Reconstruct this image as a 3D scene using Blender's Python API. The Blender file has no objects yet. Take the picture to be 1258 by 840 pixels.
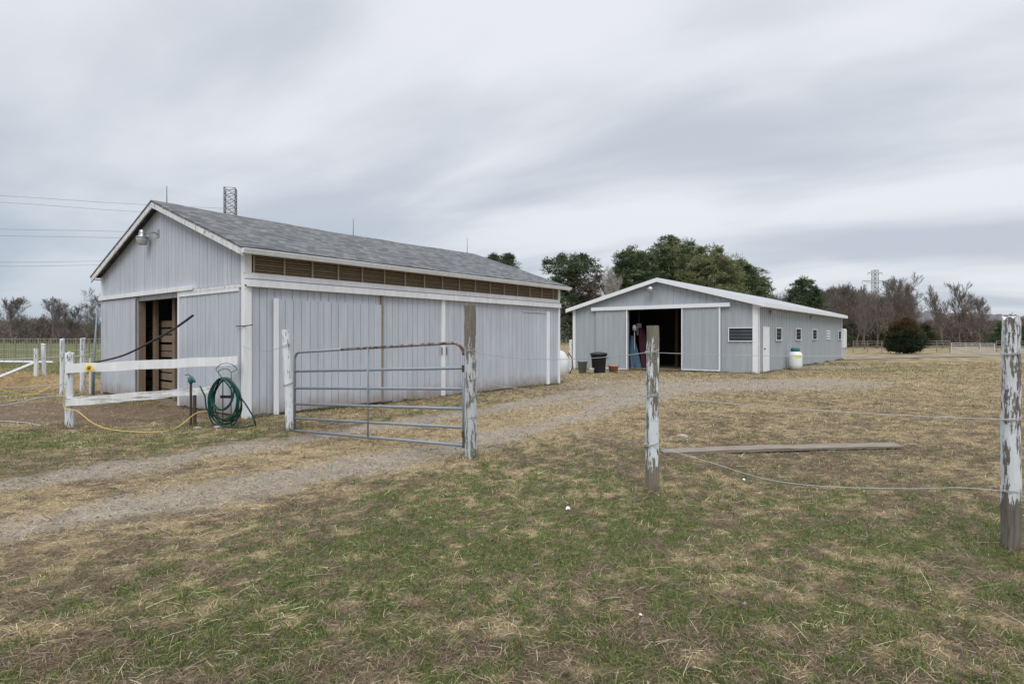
import bpy, math, random
import numpy as np
from mathutils import Vector, Matrix
random.seed(7)
C = bpy.context.scene
COL = C.collection
R = math.radians
F, CX, HZ, CH = 714.0, 629.0, 414.0, 1.5      # focal length (px of the photo), centre, horizon, eye height

# ------------------------------------------------------------------ camera
cam = bpy.data.cameras.new('camera'); co = bpy.data.objects.new('camera', cam); COL.objects.link(co)
co.location = (0, 0, CH); co.rotation_euler = (R(90), 0, 0)
cam.sensor_width = 36; cam.lens = F/1258*36; cam.shift_y = -6/1258; cam.clip_start = .05; cam.clip_end = 5000
C.camera = co
C.view_settings.view_transform = 'Standard'; C.view_settings.look = 'None'
C.view_settings.exposure = 0.14; C.view_settings.gamma = 1

# ------------------------------------------------------------------ sun and sky
SUN_EL, SUN_AZ = 50, 184     # azimuth clockwise from +Y: behind and to the left
sl = bpy.data.lights.new('sun', 'SUN'); so = bpy.data.objects.new('sun', sl); COL.objects.link(so)
sl.energy = 1.5; sl.angle = R(35); sl.color = (1, .965, .92)
so.rotation_euler = (R(90-SUN_EL), 0, R(180-SUN_AZ))
W = bpy.data.worlds.new('World'); C.world = W; W.use_nodes = True
nt = W.node_tree; nt.nodes.clear()
class NT:
    def __init__(s, nt): s.nt = nt
    def n(s, typ, ins=None, **kw):
        nd = s.nt.nodes.new(typ)
        for k, v in kw.items(): setattr(nd, k, v)
        for k, v in (ins or {}).items():
            if isinstance(v, bpy.types.NodeSocket): s.nt.links.new(v, nd.inputs[k])
            elif v is not None: nd.inputs[k].default_value = v
        return nd
    def math(s, op, a, b=None, c=None, clamp=False):
        d = {0: a}
        if b is not None: d[1] = b
        if c is not None: d[2] = c
        return s.n('ShaderNodeMath', d, operation=op, use_clamp=clamp).outputs[0]
    def mix(s, f, a, b, bt='MIX'):
        nd = s.n('ShaderNodeMix', data_type='RGBA', blend_type=bt)
        for i, v in ((0, f), (6, a), (7, b)):
            if isinstance(v, bpy.types.NodeSocket): s.nt.links.new(v, nd.inputs[i])
            else: nd.inputs[i].default_value = v if i == 0 else (*v[:3], 1)
        return nd.outputs[2]
    def ramp(s, f, stops):
        nd = s.n('ShaderNodeValToRGB', {0: f}); e = nd.color_ramp.elements
        while len(e) < len(stops): e.new(.5)
        for q, (p, c) in zip(e, stops):
            q.position = p; q.color = (*c, 1) if isinstance(c, tuple) else (c, c, c, 1)
        return nd.outputs[0]
    def sstep(s, x, a, b):
        return s.n('ShaderNodeMapRange', {0: x, 1: a, 2: b, 3: 0., 4: 1.}, interpolation_type='SMOOTHSTEP').outputs[0]
w = NT(nt)
sky = w.n('ShaderNodeTexSky', sky_type='NISHITA', sun_disc=False, sun_elevation=R(SUN_EL), sun_rotation=R(SUN_AZ))
tc = w.n('ShaderNodeTexCoord'); sp = w.n('ShaderNodeSeparateXYZ', {0: tc.outputs['Generated']})
zc = w.math('MAXIMUM', sp.outputs[2], 0.0)
den = w.math('ADD', zc, .14)
px = w.math('DIVIDE', sp.outputs[0], den); py = w.math('DIVIDE', sp.outputs[1], den)
a = R(32)   # the cloud streaks run this way over the land
qa = w.math('SUBTRACT', w.math('MULTIPLY', px, math.cos(a)), w.math('MULTIPLY', py, math.sin(a)*-1*-1))
qb = w.math('ADD', w.math('MULTIPLY', px, math.sin(a)), w.math('MULTIPLY', py, math.cos(a)))
v1 = w.n('ShaderNodeCombineXYZ', {0: w.math('MULTIPLY', qa, .55), 1: w.math('MULTIPLY', qb, 1.05), 2: 3.4}).outputs[0]
n1 = w.n('ShaderNodeTexNoise', {'Vector': v1, 'Scale': 1.0, 'Detail': 7, 'Roughness': .47, 'Distortion': .25}).outputs[0]
v2 = w.n('ShaderNodeCombineXYZ', {0: w.math('MULTIPLY', qa, .12), 1: w.math('MULTIPLY', qb, .30), 2: 9.1}).outputs[0]
n2 = w.n('ShaderNodeTexNoise', {'Vector': v2, 'Scale': 1.0, 'Detail': 2.0, 'Roughness': .4}).outputs[0]
cl = w.math('ADD', w.math('MULTIPLY', n1, .6), w.math('MULTIPLY', n2, .4))
cf = w.sstep(cl, .42, .585)
cloud = w.mix(cf, (5.25, 5.65, 6.3), (7.8, 8.0, 8.4))
# the low sky is bluer, most of all to the left, and clears to the pale blue above the land
low = w.math('SUBTRACT', 1.0, w.sstep(sp.outputs[2], .0, .30))
leftf = w.sstep(sp.outputs[0], .35, -.75)
lowcol = w.mix(cf, (3.6, 4.4, 5.3), (5.3, 5.9, 6.6))
cloud = w.mix(w.math('MULTIPLY', low, w.math('MULTIPLY_ADD', leftf, .75, .25)), cloud, lowcol)
zen = w.math('MULTIPLY_ADD', w.sstep(sp.outputs[2], .52, .95), 1.5, 1.0)
cloud = w.n('ShaderNodeVectorMath', {0: cloud, 'Scale': zen}, operation='SCALE').outputs[0]
skyc = w.mix(.93, sky.outputs[0], cloud)
bg = w.n('ShaderNodeBackground', {0: skyc, 1: .1})
wo = w.n('ShaderNodeOutputWorld', {0: bg.outputs[0]})

# ------------------------------------------------------------------ helpers
def put(o, label=None, cat=None, group=None, kind=None):
    if label: o['label'] = label
    if cat: o['category'] = cat
    if group: o['group'] = group
    if kind: o['kind'] = kind
    return o
def thing(name, label, cat, loc=(0, 0, 0), rz=0, group=None):
    o = bpy.data.objects.new(name, None); COL.objects.link(o)
    o.empty_display_size = .2; o.location = loc; o.rotation_euler = (0, 0, rz)
    return put(o, label, cat, group)
def copy_tree(o, parent=None):
    c = o.copy(); COL.objects.link(c)
    if parent: c.parent = parent
    for ch in list(o.children): copy_tree(ch, c)
    return c
class MB:
    def __init__(s): s.v = []; s.f = []; s.t = []; s.uv = None
    def add(s, vs, fs, tone=.5):
        b = len(s.v); s.v += [tuple(p) for p in vs]
        for f in fs: s.f.append([i+b for i in f]); s.t.append(tone)
        return s
    def box(s, x0, x1, y0, y1, z0, z1, tone=.5, z1b=None, z0b=None, ax='x'):
        """box; z1b / z0b are the heights at the far end along ax"""
        z1b = z1 if z1b is None else z1b; z0b = z0 if z0b is None else z0b
        def T(far): return z1b if far else z1
        def B(far): return z0b if far else z0
        vs = []
        for (x, fx) in ((x0, 0), (x1, 1)):
            for (y, fy) in ((y0, 0), (y1, 1)):
                far = fx if ax == 'x' else fy
                vs += [(x, y, B(far)), (x, y, T(far))]
        # order: 000,001,010,011,100,101,110,111
        return s.add(vs, [(0, 1, 3, 2), (4, 6, 7, 5), (0, 4, 5, 1), (2, 3, 7, 6), (0, 2, 6, 4), (1, 5, 7, 3)], tone)
    def tube(s, pts, r, n=8, tone=.5, caps=True, flat=1.0):
        pts = [Vector(p) for p in pts]; m = len(pts)
        rs = r if isinstance(r, (list, tuple)) else [r]*m
        vs = []; fs = []; up = None
        for i, p in enumerate(pts):
            d = (pts[min(i+1, m-1)]-pts[max(i-1, 0)]).normalized()
            if up is None:
                up = d.cross(Vector((0, 0, 1)) if abs(d.z) < .9 else Vector((1, 0, 0))).normalized()
            else:
                up = (up-d*up.dot(d)).normalized()
            sd = d.cross(up)
            for k in range(n):
                a = 2*math.pi*k/n
                vs.append(p+up*math.cos(a)*rs[i]+sd*math.sin(a)*rs[i]*flat)
        for i in range(m-1):
            for k in range(n):
                a0 = i*n+k; a1 = i*n+(k+1) % n
                fs.append((a0, a1, a1+n, a0+n))
        if caps: fs.append(tuple(range(n-1, -1, -1))); fs.append(tuple(range((m-1)*n, m*n)))
        return s.add(vs, fs, tone)
    def lathe(s, c, prof, n=20, tone=.5, M=None):
        vs = []; fs = []
        for (r, z) in prof:
            for k in range(n):
                a = 2*math.pi*k/n; p = Vector((r*math.cos(a), r*math.sin(a), z))
                if M: p = M @ p
                vs.append(p+Vector(c))
        for i in range(len(prof)-1):
            for k in range(n):
                a0 = i*n+k; a1 = i*n+(k+1) % n; fs.append((a0, a1, a1+n, a0+n))
        fs.append(tuple(range(n-1, -1, -1))); fs.append(tuple(range((len(prof)-1)*n, len(prof)*n)))
        return s.add(vs, fs, tone)
    def build(s, name, mat, parent=None, smooth=False, origin=None, bevel=0):
        me = bpy.data.meshes.new(name)
        vs = s.v
        if origin is not None:
            o_ = Vector(origin); vs = [tuple(Vector(p)-o_) for p in vs]
        me.from_pydata(vs, [], s.f); me.update()
        at = me.attributes.new('tone', 'FLOAT', 'FACE'); at.data.foreach_set('value', np.array(s.t, dtype=np.float32))
        if smooth: me.polygons.foreach_set('use_smooth', [True]*len(me.polygons))
        me.materials.append(mat)
        o = bpy.data.objects.new(name, me); COL.objects.link(o)
        if parent: o.parent = parent
        if origin is not None: o.location = origin
        if bevel:
            b = o.modifiers.new('bevel', 'BEVEL'); b.width = bevel; b.segments = 2; b.limit_method = 'ANGLE'
        return o
def npmesh(name, V, F, mat, col=None, parent=None, smooth=False, extra=None):
    """V (n,3), F (m,k) arrays; col (n,3)"""
    me = bpy.data.meshes.new(name); k = F.shape[1]
    me.vertices.add(len(V)); me.vertices.foreach_set('co', V.astype(np.float32).ravel())
    me.loops.add(F.size); me.loops.foreach_set('vertex_index', F.astype(np.int32).ravel())
    me.polygons.add(len(F)); me.polygons.foreach_set('loop_start', np.arange(0, F.size, k, dtype=np.int32))
    me.polygons.foreach_set('loop_total', np.full(len(F), k, dtype=np.int32))
    me.update(calc_edges=True)
    if smooth: me.polygons.foreach_set('use_smooth', np.ones(len(F), dtype=bool))
    if col is not None:
        at = me.attributes.new('Col', 'FLOAT_COLOR', 'POINT')
        at.data.foreach_set('color', np.concatenate([col, np.ones((len(col), 1))], 1).astype(np.float32).ravel())
    for nm, arr in (extra or {}).items():
        at = me.attributes.new(nm, 'FLOAT', 'POINT'); at.data.foreach_set('value', arr.astype(np.float32))
    me.materials.append(mat)
    o = bpy.data.objects.new(name, me); COL.objects.link(o)
    if parent: o.parent = parent
    return o
def _h(ix, iy, s):
    n = (ix.astype(np.int64)*374761393+iy.astype(np.int64)*668265263+s*974634777) & 0x7fffffff
    n = ((n ^ (n >> 13))*1274126177) & 0x7fffffff
    n = n ^ (n >> 16)
    return (n & 0xffff)/65535.0
def vn(x, y, s=0):
    ix = np.floor(x); iy = np.floor(y); fx = x-ix; fy = y-iy
    fx = fx*fx*(3-2*fx); fy = fy*fy*(3-2*fy)
    a = _h(ix, iy, s); b = _h(ix+1, iy, s); c = _h(ix, iy+1, s); d = _h(ix+1, iy+1, s)
    return (a*(1-fx)+b*fx)*(1-fy)+(c*(1-fx)+d*fx)*fy
def fbm(x, y, s=0, o=4):
    r = 0; am = .5; t = 0
    for i in range(o):
        r = r+am*vn(x*2**i+17.3*i, y*2**i-9.1*i, s+i); t += am; am *= .5
    return r/t
def ss(x, a, b):
    t = np.clip((x-a)/(b-a), 0, 1); return t*t*(3-2*t)

# ------------------------------------------------------------------ materials
MATS = {}
def mat(name, fn, rough=.8, metal=0., spec=.3):
    m = bpy.data.materials.new(name); m.use_nodes = True; t = m.node_tree; t.nodes.clear(); s = NT(t)
    p = s.n('ShaderNodeBsdfPrincipled', {'Roughness': rough, 'Metallic': metal, 'Specular IOR Level': spec})
    s.n('ShaderNodeOutputMaterial', {0: p.outputs[0]}); s.p = p
    fn(s); MATS[name] = m; return m
def setin(s, k, v):
    if isinstance(v, bpy.types.NodeSocket): s.nt.links.new(v, s.p.inputs[k])
    else: s.p.inputs[k].default_value = v
def coords(s, scale=(1, 1, 1), kind='Object'):
    return s.n('ShaderNodeMapping', {0: s.n('ShaderNodeTexCoord').outputs[kind], 3: scale}).outputs[0]
def noise(s, scale, sc=(1, 1, 1), det=4, rough=.55):
    return s.n('ShaderNodeTexNoise', {'Vector': coords(s, sc), 'Scale': scale, 'Detail': det, 'Roughness': rough}).outputs[0]
def toned(s, col, amt=.3):
    t = s.n('ShaderNodeAttribute', attribute_name='tone').outputs['Fac']
    f = s.math('MULTIPLY_ADD', t, amt, 1-amt/2)
    return s.n('ShaderNodeVectorMath', {0: col, 'Scale': f}, operation='SCALE').outputs[0]
def bump(s, h, dist=.01, st=.5):
    setin(s, 'Normal', s.n('ShaderNodeBump', {'Height': h, 'Distance': dist, 'Strength': st}).outputs[0])
def plain(name, c, rough=.6, metal=0., var=.2, sc=8, amt=.1, spec=.3):
    def fn(s):
        n = noise(s, sc, det=5)
        col = s.mix(n, tuple(x*(1-var) for x in c), tuple(min(1, x*(1+var)) for x in c))
        setin(s, 'Base Color', toned(s, col, amt))
    return mat(name, fn, rough, metal, spec)
def paint(name, c, wood=(.16, .13, .10), thr=.62, sc=3, stretch=(9, 9, 1), soft=.04, amt=.12, dirt=.25, low=0.):
    """old house paint; bare wood shows where it has flaked. low: more flaking towards z=0"""
    def fn(s):
        st = noise(s, 2.0, (5, 5, .45), 5, .6)
        big = noise(s, .9, (1, 1, 1), 3)
        base = s.mix(s.sstep(st, .3, .75), tuple(x*(1-dirt) for x in c), c)
        base = s.mix(s.math('MULTIPLY', s.sstep(big, .45, .7), .35), base, tuple(x*f for x, f in zip(c, (1.03, 1.06, 1.08))))
        fl = noise(s, sc, stretch, 7, .68)
        th = thr
        if low:
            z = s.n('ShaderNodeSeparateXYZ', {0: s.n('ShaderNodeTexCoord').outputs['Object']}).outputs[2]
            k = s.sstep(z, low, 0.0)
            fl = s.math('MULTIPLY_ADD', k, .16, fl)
        m = s.sstep(fl, th-soft, th+soft)
        wd = s.mix(noise(s, 6, (8, 8, .6), 5), tuple(x*.6 for x in wood), tuple(x*1.4 for x in wood))
        setin(s, 'Base Color', toned(s, s.mix(m, base, wd), amt))
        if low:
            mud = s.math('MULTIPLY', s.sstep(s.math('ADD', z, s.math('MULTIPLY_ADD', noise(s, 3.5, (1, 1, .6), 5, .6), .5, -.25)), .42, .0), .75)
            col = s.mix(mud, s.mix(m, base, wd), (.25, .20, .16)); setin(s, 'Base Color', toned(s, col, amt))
        bump(s, s.math('MULTIPLY_ADD', m, -.6, s.math('MULTIPLY', st, .3)), .004, .6)
    return mat(name, fn, .75)
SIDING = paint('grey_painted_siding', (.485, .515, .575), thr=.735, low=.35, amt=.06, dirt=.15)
TRIM = paint('white_trim_paint', (.78, .79, .82), wood=(.30, .26, .22), thr=.70, amt=.08, dirt=.16)
PEELTRIM = paint('peeling_trim_paint', (.74, .75, .77), wood=(.26, .21, .17), thr=.60, sc=4, stretch=(3, 3, 3), amt=.1)
RAILPAINT = paint('peeling_rail_paint', (.76, .78, .79), wood=(.27, .23, .19), thr=.555, sc=2.4, stretch=(1, 1, 14), amt=.1)
def postmat(name, thr, wood, top_bare=None, bot_bare=None, c=(.72, .75, .78)):
    def fn(s):
        fl = noise(s, 2.4, (13, 13, 2.4), 9, .70)
        f2 = noise(s, 5, (1, 1, .5), 3)
        fl = s.math('ADD', s.math('MULTIPLY', fl, .75), s.math('MULTIPLY', f2, .25))
        z = s.n('ShaderNodeSeparateXYZ', {0: s.n('ShaderNodeTexCoord').outputs['Object']}).outputs[2]
        if top_bare: fl = s.math('MULTIPLY_ADD', s.sstep(z, top_bare[0], top_bare[1]), .25, fl)
        if bot_bare: fl = s.math('MULTIPLY_ADD', s.sstep(z, bot_bare[0], bot_bare[1]), .3, fl)
        m = s.sstep(fl, thr-.015, thr+.015)
        g = noise(s, 5, (14, 14, .9), 6, .7)
        wd = s.ramp(g, [(.25, tuple(x*.45 for x in wood)), (.5, wood), (.75, tuple(x*1.5 for x in wood))])
        pc = s.mix(noise(s, 14, (2, 2, 1), 5), tuple(x*.82 for x in c), c)
        setin(s, 'Base Color', s.mix(m, pc, wd))
        bump(s, s.math('MULTIPLY_ADD', m, -.5, g), .012, .9)
    return mat(name, fn, .85)
P_GATE = postmat('gate_post_wood', .53, (.17, .155, .13), (1.15, 2.1), None, (.52, .55, .56))
P_MID = postmat('bare_post_wood', .515, (.19, .17, .13), (1.35, 1.75), (.30, .0))
P_RIGHT = postmat('peeled_post_wood', .525, (.16, .142, .12), None, (.44, .12))
P_WHITE = postmat('white_post_wood', .565, (.24, .21, .18))
WOOD = plain('weathered_board', (.24, .20, .165), .9, var=.35, sc=12, amt=.3)
PLANK = mat('plank_wood', lambda s: (setin(s, 'Base Color', s.ramp(noise(s, 3, (1, 22, 22), 6, .65),
        [(.25, (.09, .072, .058)), (.5, (.22, .19, .155)), (.75, (.33, .29, .25))])), bump(s, noise(s, 3, (1, 22, 22), 6), .006, .7)), .9)
INWOOD = plain('barn_stall_wood', (.21, .16, .115), .9, var=.35, sc=7, amt=.35)
SLAT = plain('vent_slat_wood', (.26, .205, .14), .9, var=.25, sc=9, amt=.35)
STUD = plain('vent_stud_wood', (.34, .285, .205), .9, var=.2, sc=9)
DARKIN = plain('dark_interior', (.035, .03, .028), .95)  # near-black colour paints in the shade of the barn interiors
CONC = plain('dusty_floor', (.20, .16, .12), .95)
METW = mat('grey_metal_siding', lambda s: setin(s, 'Base Color', toned(s, s.mix(s.sstep(noise(s, 1.2, (2, 2, .35), 5), .3, .7), (.33, .362, .395), (.375, .408, .44)), .1)), .45, 0, .4)
METT = plain('white_metal_trim', (.74, .76, .80), .45, var=.06, sc=3, amt=.06)
METR = plain('pale_metal_roof', (.55, .57, .60), .4, .0, var=.08, sc=2)
GALV = plain('galvanised_tube', (.23, .265, .30), .5, .25, var=.25, sc=20, amt=.15)
RUST = mat('rusty_tube', lambda s: setin(s, 'Base Color', s.mix(s.sstep(noise(s, 9, (1, 1, 1), 6, .7), .42, .55), (.25, .265, .285), (.13, .055, .04))), .8, .1)
HOSE = plain('green_hose', (.006, .05, .042), .4, var=.2, amt=.3)
BLACK = plain('black_plastic', (.02, .021, .024), .5, var=.2)
IRON = plain('dark_rusty_iron', (.06, .045, .035), .8, var=.3)
YROPE = plain('yellow_rope', (.62, .47, .13), .7, var=.15)
WROPE = plain('white_fence_cord', (.42, .42, .41), .7, var=.15)
WIREM = plain('grey_fence_wire', (.36, .36, .36), .6, .2, var=.15)
PWIRE = plain('power_wire', (.2, .21, .22), .6)
TANKW = plain('white_tank_paint', (.74, .76, .77), .35, var=.06, sc=3)
GLASS = plain('dark_window_pane', (.028, .033, .04), .08, var=.3, sc=4, spec=.6)
LAMPG = plain('lamp_glass', (.36, .36, .35), .25, var=.1)
ALU = plain('lamp_metal', (.36, .37, .38), .35, .7, var=.15)
YELLOW = plain('yellow_petals', (.85, .60, .03), .6)
BROWNC = plain('flower_centre', (.22, .12, .02), .8)
TEALC = plain('teal_cap', (.035, .13, .13), .5)
LABELY = plain('yellow_sticker', (.75, .66, .12), .5)
TERRA = plain('terracotta', (.40, .23, .15), .85)
BLUEC = plain('dim_blue_cloth', (.06, .12, .18), .9, var=.3, sc=6)  # colour dimmed to paint in the shade inside the doorway
MAROON = plain('dim_maroon_cloth', (.06, .016, .03), .9, var=.3, sc=6)  # cloth darkened likewise, interior shade put into its colour
PALEC = plain('pale_cloth', (.40, .36, .36), .9)
STEELM = plain('lattice_steel', (.19, .20, .21), .6, .3)
STONE = plain('grey_stone', (.34, .33, .31), .9, var=.25, sc=20)
PAPER = plain('white_scrap', (.78, .80, .80), .8)
FARWHITE = plain('faded_white_wood', (.56, .58, .60), .8, var=.2)
BARK = plain('bark', (.155, .132, .118), .95, var=.3, sc=3)
BARKP = plain('pale_bark', (.33, .31, .29), .95, var=.3, sc=3)
STRAWM = plain('straw_heap', (.44, .33, .18), .95, var=.35, sc=14)
def shingle(s):
    uv = s.n('ShaderNodeUVMap').outputs[0]
    br = s.n('ShaderNodeTexBrick', {'Vector': uv, 'Color1': (.0, .0, .0, 1), 'Color2': (1, 1, 1, 1), 'Mortar': (.0, .0, .0, 1), 'Scale': 1.0,
         'Mortar Size': .004, 'Brick Width': .17, 'Row Height': .14, 'Bias': 0.}, offset=.5)
    v = s.n('ShaderNodeSeparateColor', {0: br.outputs[0]}).outputs[0]
    n = s.n('ShaderNodeTexNoise', {'Vector': uv, 'Scale': .9, 'Detail': 5, 'Roughness': .6}).outputs[0]
    g = s.n('ShaderNodeTexNoise', {'Vector': uv, 'Scale': 160, 'Detail': 2}).outputs[0]
    v = s.math('ADD', s.math('MULTIPLY', v, .46), s.math('ADD', s.math('MULTIPLY', n, .26), s.math('MULTIPLY', g, .32)))
    c = s.ramp(v, [(.2, (.055, .06, .063)), (.5, (.115, .122, .128)), (.80, (.20, .205, .212))])
    c = s.mix(s.math('MULTIPLY', br.outputs[1], .7), c, (.04, .045, .05))
    setin(s, 'Base Color', c)
    y = s.n('ShaderNodeSeparateXYZ', {0: uv}).outputs[1]
    saw = s.math('FRACT', s.math('DIVIDE', y, .14))
    bump(s, s.math('ADD', s.math('MULTIPLY', saw, -1.0), s.math('MULTIPLY', g, .5)), .012, .8)
SHINGLE = mat('asphalt_shingles', shingle, .9)
def colmat(name, rough=.85, trans=0., var=.25, sc=30):
    def fn(s):
        c = s.n('ShaderNodeAttribute', attribute_name='Col').outputs['Color']
        f = s.math('MULTIPLY_ADD', noise(s, sc, det=3), var*2, 1-var)
        cc = s.n('ShaderNodeVectorMath', {0: c, 'Scale': f}, operation='SCALE').outputs[0]; setin(s, 'Base Color', cc)
        if trans:
            t = s.n('ShaderNodeBsdfTranslucent', {0: cc}); mx = s.n('ShaderNodeMixShader', {0: trans, 1: s.p.outputs[0], 2: t.outputs[0]})
            out = [q for q in s.nt.nodes if q.type == 'OUTPUT_MATERIAL'][0]; s.nt.links.new(mx.outputs[0], out.inputs[0])
    return mat(name, fn, rough, 0, .2)
BLADE = colmat('grass_blades', .85, .25); LEAF = colmat('foliage', .7, .3); TWIG = colmat('twig_mass', .9); PEB = colmat('pebbles', .9)
def ground_m(s):
    c = s.n('ShaderNodeAttribute', attribute_name='Col').outputs['Color']
    gv = s.n('ShaderNodeAttribute', attribute_name='grav').outputs['Fac']
    n1 = noise(s, 35, (1, 1, 1), 8, .7); n2 = noise(s, 3.1, (1, 1, 1), 7, .65); n3 = noise(s, .45, (1, 1.6, 1), 6, .6)
    f = s.math('MULTIPLY', s.math('MULTIPLY_ADD', s.sstep(n1, .28, .72), .9, .5), s.math('MULTIPLY_ADD', s.sstep(n2, .3, .7), .3, .86))
    f = s.math('MULTIPLY', f, s.math('MULTIPLY_ADD', s.sstep(n3, .3, .7), .16, .92))
    g = s.n('ShaderNodeVectorMath', {0: c, 'Scale': f}, operation='SCALE').outputs[0]
    vo = s.n('ShaderNodeTexVoronoi', {'Vector': coords(s), 'Scale': 42., 'Randomness': 1.}, feature='F1')
    pv = s.n('ShaderNodeSeparateColor', {0: vo.outputs['Color']}).outputs[0]
    pe = s.ramp(pv, [(0., (.17, .15, .125)), (.5, (.28, .25, .21)), (1., (.42, .395, .35))])
    pe = s.mix(s.sstep(vo.outputs['Distance'], .25, .6), pe, (.18, .155, .125))
    n4 = noise(s, 6, (1, 1, 1), 6, .7)
    k = s.math('MULTIPLY', gv, s.sstep(n4, .36, .58))
    setin(s, 'Base Color', s.mix(s.math('MULTIPLY', k, .6), g, pe))
    h = s.math('ADD', s.math('MULTIPLY', n1, .6), s.math('MULTIPLY', n2, 1.2))
    bump(s, h, .03, .7)
GROUND = mat('pasture_ground', ground_m, .95, 0, .1)

# ------------------------------------------------------------------ placing
def gp(px, py, z=0.0):
    Y = F*(CH-z)/(py-HZ); return Vector(((px-CX)/F*Y, Y, z))
def at(px, py, Y): return Vector(((px-CX)/F*Y, Y, CH-(py-HZ)*Y/F))
ANG = math.atan2(.781, .625); U = Vector((.625, .781, 0)); V = Vector((-.781, .625, 0))
def wt(P, d, px):
    k = (px-CX)/F; return (k*P.y-P.x)/(d.x-k*d.y)
B1 = Vector((-4.905, 10.71, 0)); B2 = Vector((10.18, 24.07, 0))
def zat(P, d, t, py):
    Y = P.y+d.y*t; return CH-(py-HZ)*Y/F

# ------------------------------------------------------------------ ground
def poly_d(x, y, pts):
    best = np.full(x.shape, 1e9)
    for (ax, ay), (bx, by) in zip(pts[:-1], pts[1:]):
        dx, dy = bx-ax, by-ay; t = np.clip(((x-ax)*dx+(y-ay)*dy)/(dx*dx+dy*dy), 0, 1)
        best = np.minimum(best, np.hypot(x-ax-t*dx, y-ay-t*dy))
    return best
RUT1 = [(-9, 3.0), (-3.91, 4.52), (-3.2, 5.35), (-1.85, 6.75), (-.76, 7.95), (1.05, 10.7), (2.98, 14.2), (5.2, 17.0), (8.5, 18.3), (10.3, 19.2)]
RUT2 = [(-10, 4.6), (-5.2, 5.85), (-4.56, 6.6), (-3.42, 8.25), (-2.1, 10.0), (-.48, 11.9), (1.4, 14.5), (3.6, 17.3), (6.0, 18.6), (9.5, 19.6)]
CEN = [(-9.5, 3.9), (-4.5, 5.2), (-3.9, 6.0), (-2.6, 7.5), (-1.4, 9.0), (.3, 11.3), (2.2, 14.4), (4.4, 17.2), (7.3, 18.5), (10.3, 19.6)]
def gz(x, y):
    z = .05*(fbm(x*.35, y*.35, 3, 3)-.5)+.02*(vn(x*1.7, y*1.7, 5)-.5)
    z = z*np.clip(np.hypot(x, y)/3, 0, 1)
    w1 = ss(-poly_d(x, y, RUT1), -.45, 0); w2 = ss(-poly_d(x, y, RUT2), -.4, 0)
    z = z-.035*np.maximum(w1, w2)
    z = z-.12*np.exp(-((x-1.5)**2+(y-30)**2)/60.)
    return z
def fields(x, y):
    d1, d2, dc = poly_d(x, y, RUT1), poly_d(x, y, RUT2), poly_d(x, y, CEN)
    nz = fbm(x*1.1, y*1.1, 11)-.5; nf = fbm(x*6, y*6, 12)-.5
    wide = ss(y, 10, 17)
    r1 = ss(-d1+.39+.08*ss(-x, 0, 3)+.6*nz+.55*nf+.5*wide, -.16, .30); r2 = ss(-d2+.32+.08*ss(-x, 0, 3)+.6*nz+.55*nf+.5*wide, -.16, .30)
    cen = ss(-dc+.55+1.1*nz+1.1*wide, -.2, .4)*wide
    yard = ss(1-(((x-6.5)/6.2)**2+((y-18.6)/2.7)**2)+1.1*nz, -.15, .4)
    grav = np.maximum(np.maximum(r1, r2), np.maximum(cen, yard*.66)); grav = np.maximum(grav, .9*ss(1-(((x-15.6)/2.2)**2+((y-29.0)/1.3)**2)+1.0*nz, -.1, .5))
    lane = ss(-dc+1.25+.9*nz, -.3, .5)*(1-wide)
    # dirt in front of the first barn's gable and paddock
    dirt = ss(1-(((x+8.3)/4.0)**2+((y-11.4)/1.35)**2)+1.2*nz, -.1, .5)
    dirt = np.maximum(dirt, ss(1-(((x+13)/4.5)**2+((y-12.0)/1.7)**2)+1.2*nz, -.1, .5))
    # green growth: a few broad areas broken up by noise
    G = lambda cx, cy, sx, sy: np.exp(-((x-cx)/sx)**2-((y-cy)/sy)**2)
    g = .15+.40*G(-.9, 3.7, 1.5, 1.3)+.36*G(2.6, 3.3, 2.2, 1.2)+.34*G(-.2, 5.8, 1.3, 1.5)+.30*G(3.5, 4.6, 2, .9)+.30*G(1.2, 4.6, 1.3, .9)
    g = g+.55*G(-6.6, 8.3, 3.5, .85)+.35*G(-1.5, 11.6, 1.2, 1.0)+.3*G(-4.6, 9.8, .9, .5)+.30*G(9, 21.5, 4, .8)+.35*G(17, 27, 4, 3)
    g = g+.55*ss(-x-12+(y-14)*.0, 0, 4)*ss(y, 13.5, 17)+.28*ss(-x, 20, 40)+.12*ss(y, 60, 130)+.25*G(24, 42, 14, 3)+.13*ss(y, 20, 32)*ss(x, 4, 12)+.07-.15*ss(y, 6.5, 9)*ss(x, 0, 2)
    g = g-.22*np.exp(-(d1/1.1)**2)+.10*ss(-y, -4, -2.6)
    n = .5+2.1*(fbm(x*.9, y*.9, 21, 3)*.20+fbm(x*3.6, y*3.6, 22, 3)*.28+fbm(x*13, y*13, 23, 2)*.52-.5)
    green = .94*ss(g+(n-.5)*1.35, .20, .90)*(1-grav)*(1-dirt*.85)*(1-lane*.85)
    dry = ss(.44+.4*(fbm(x*.55+3, y*.9, 31)-.5)+.7*(fbm(x*4, y*4, 32, 3)-.5)+1.0*(fbm(x*14, y*14, 33, 2)-.5)+.14*lane+.16*ss(y, 6, 14)+.20*np.exp(-(d1/.9)**2)-.10*ss(-y, -6, -3.5), .26, .80)
    return grav, dirt, green, dry, lane
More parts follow.
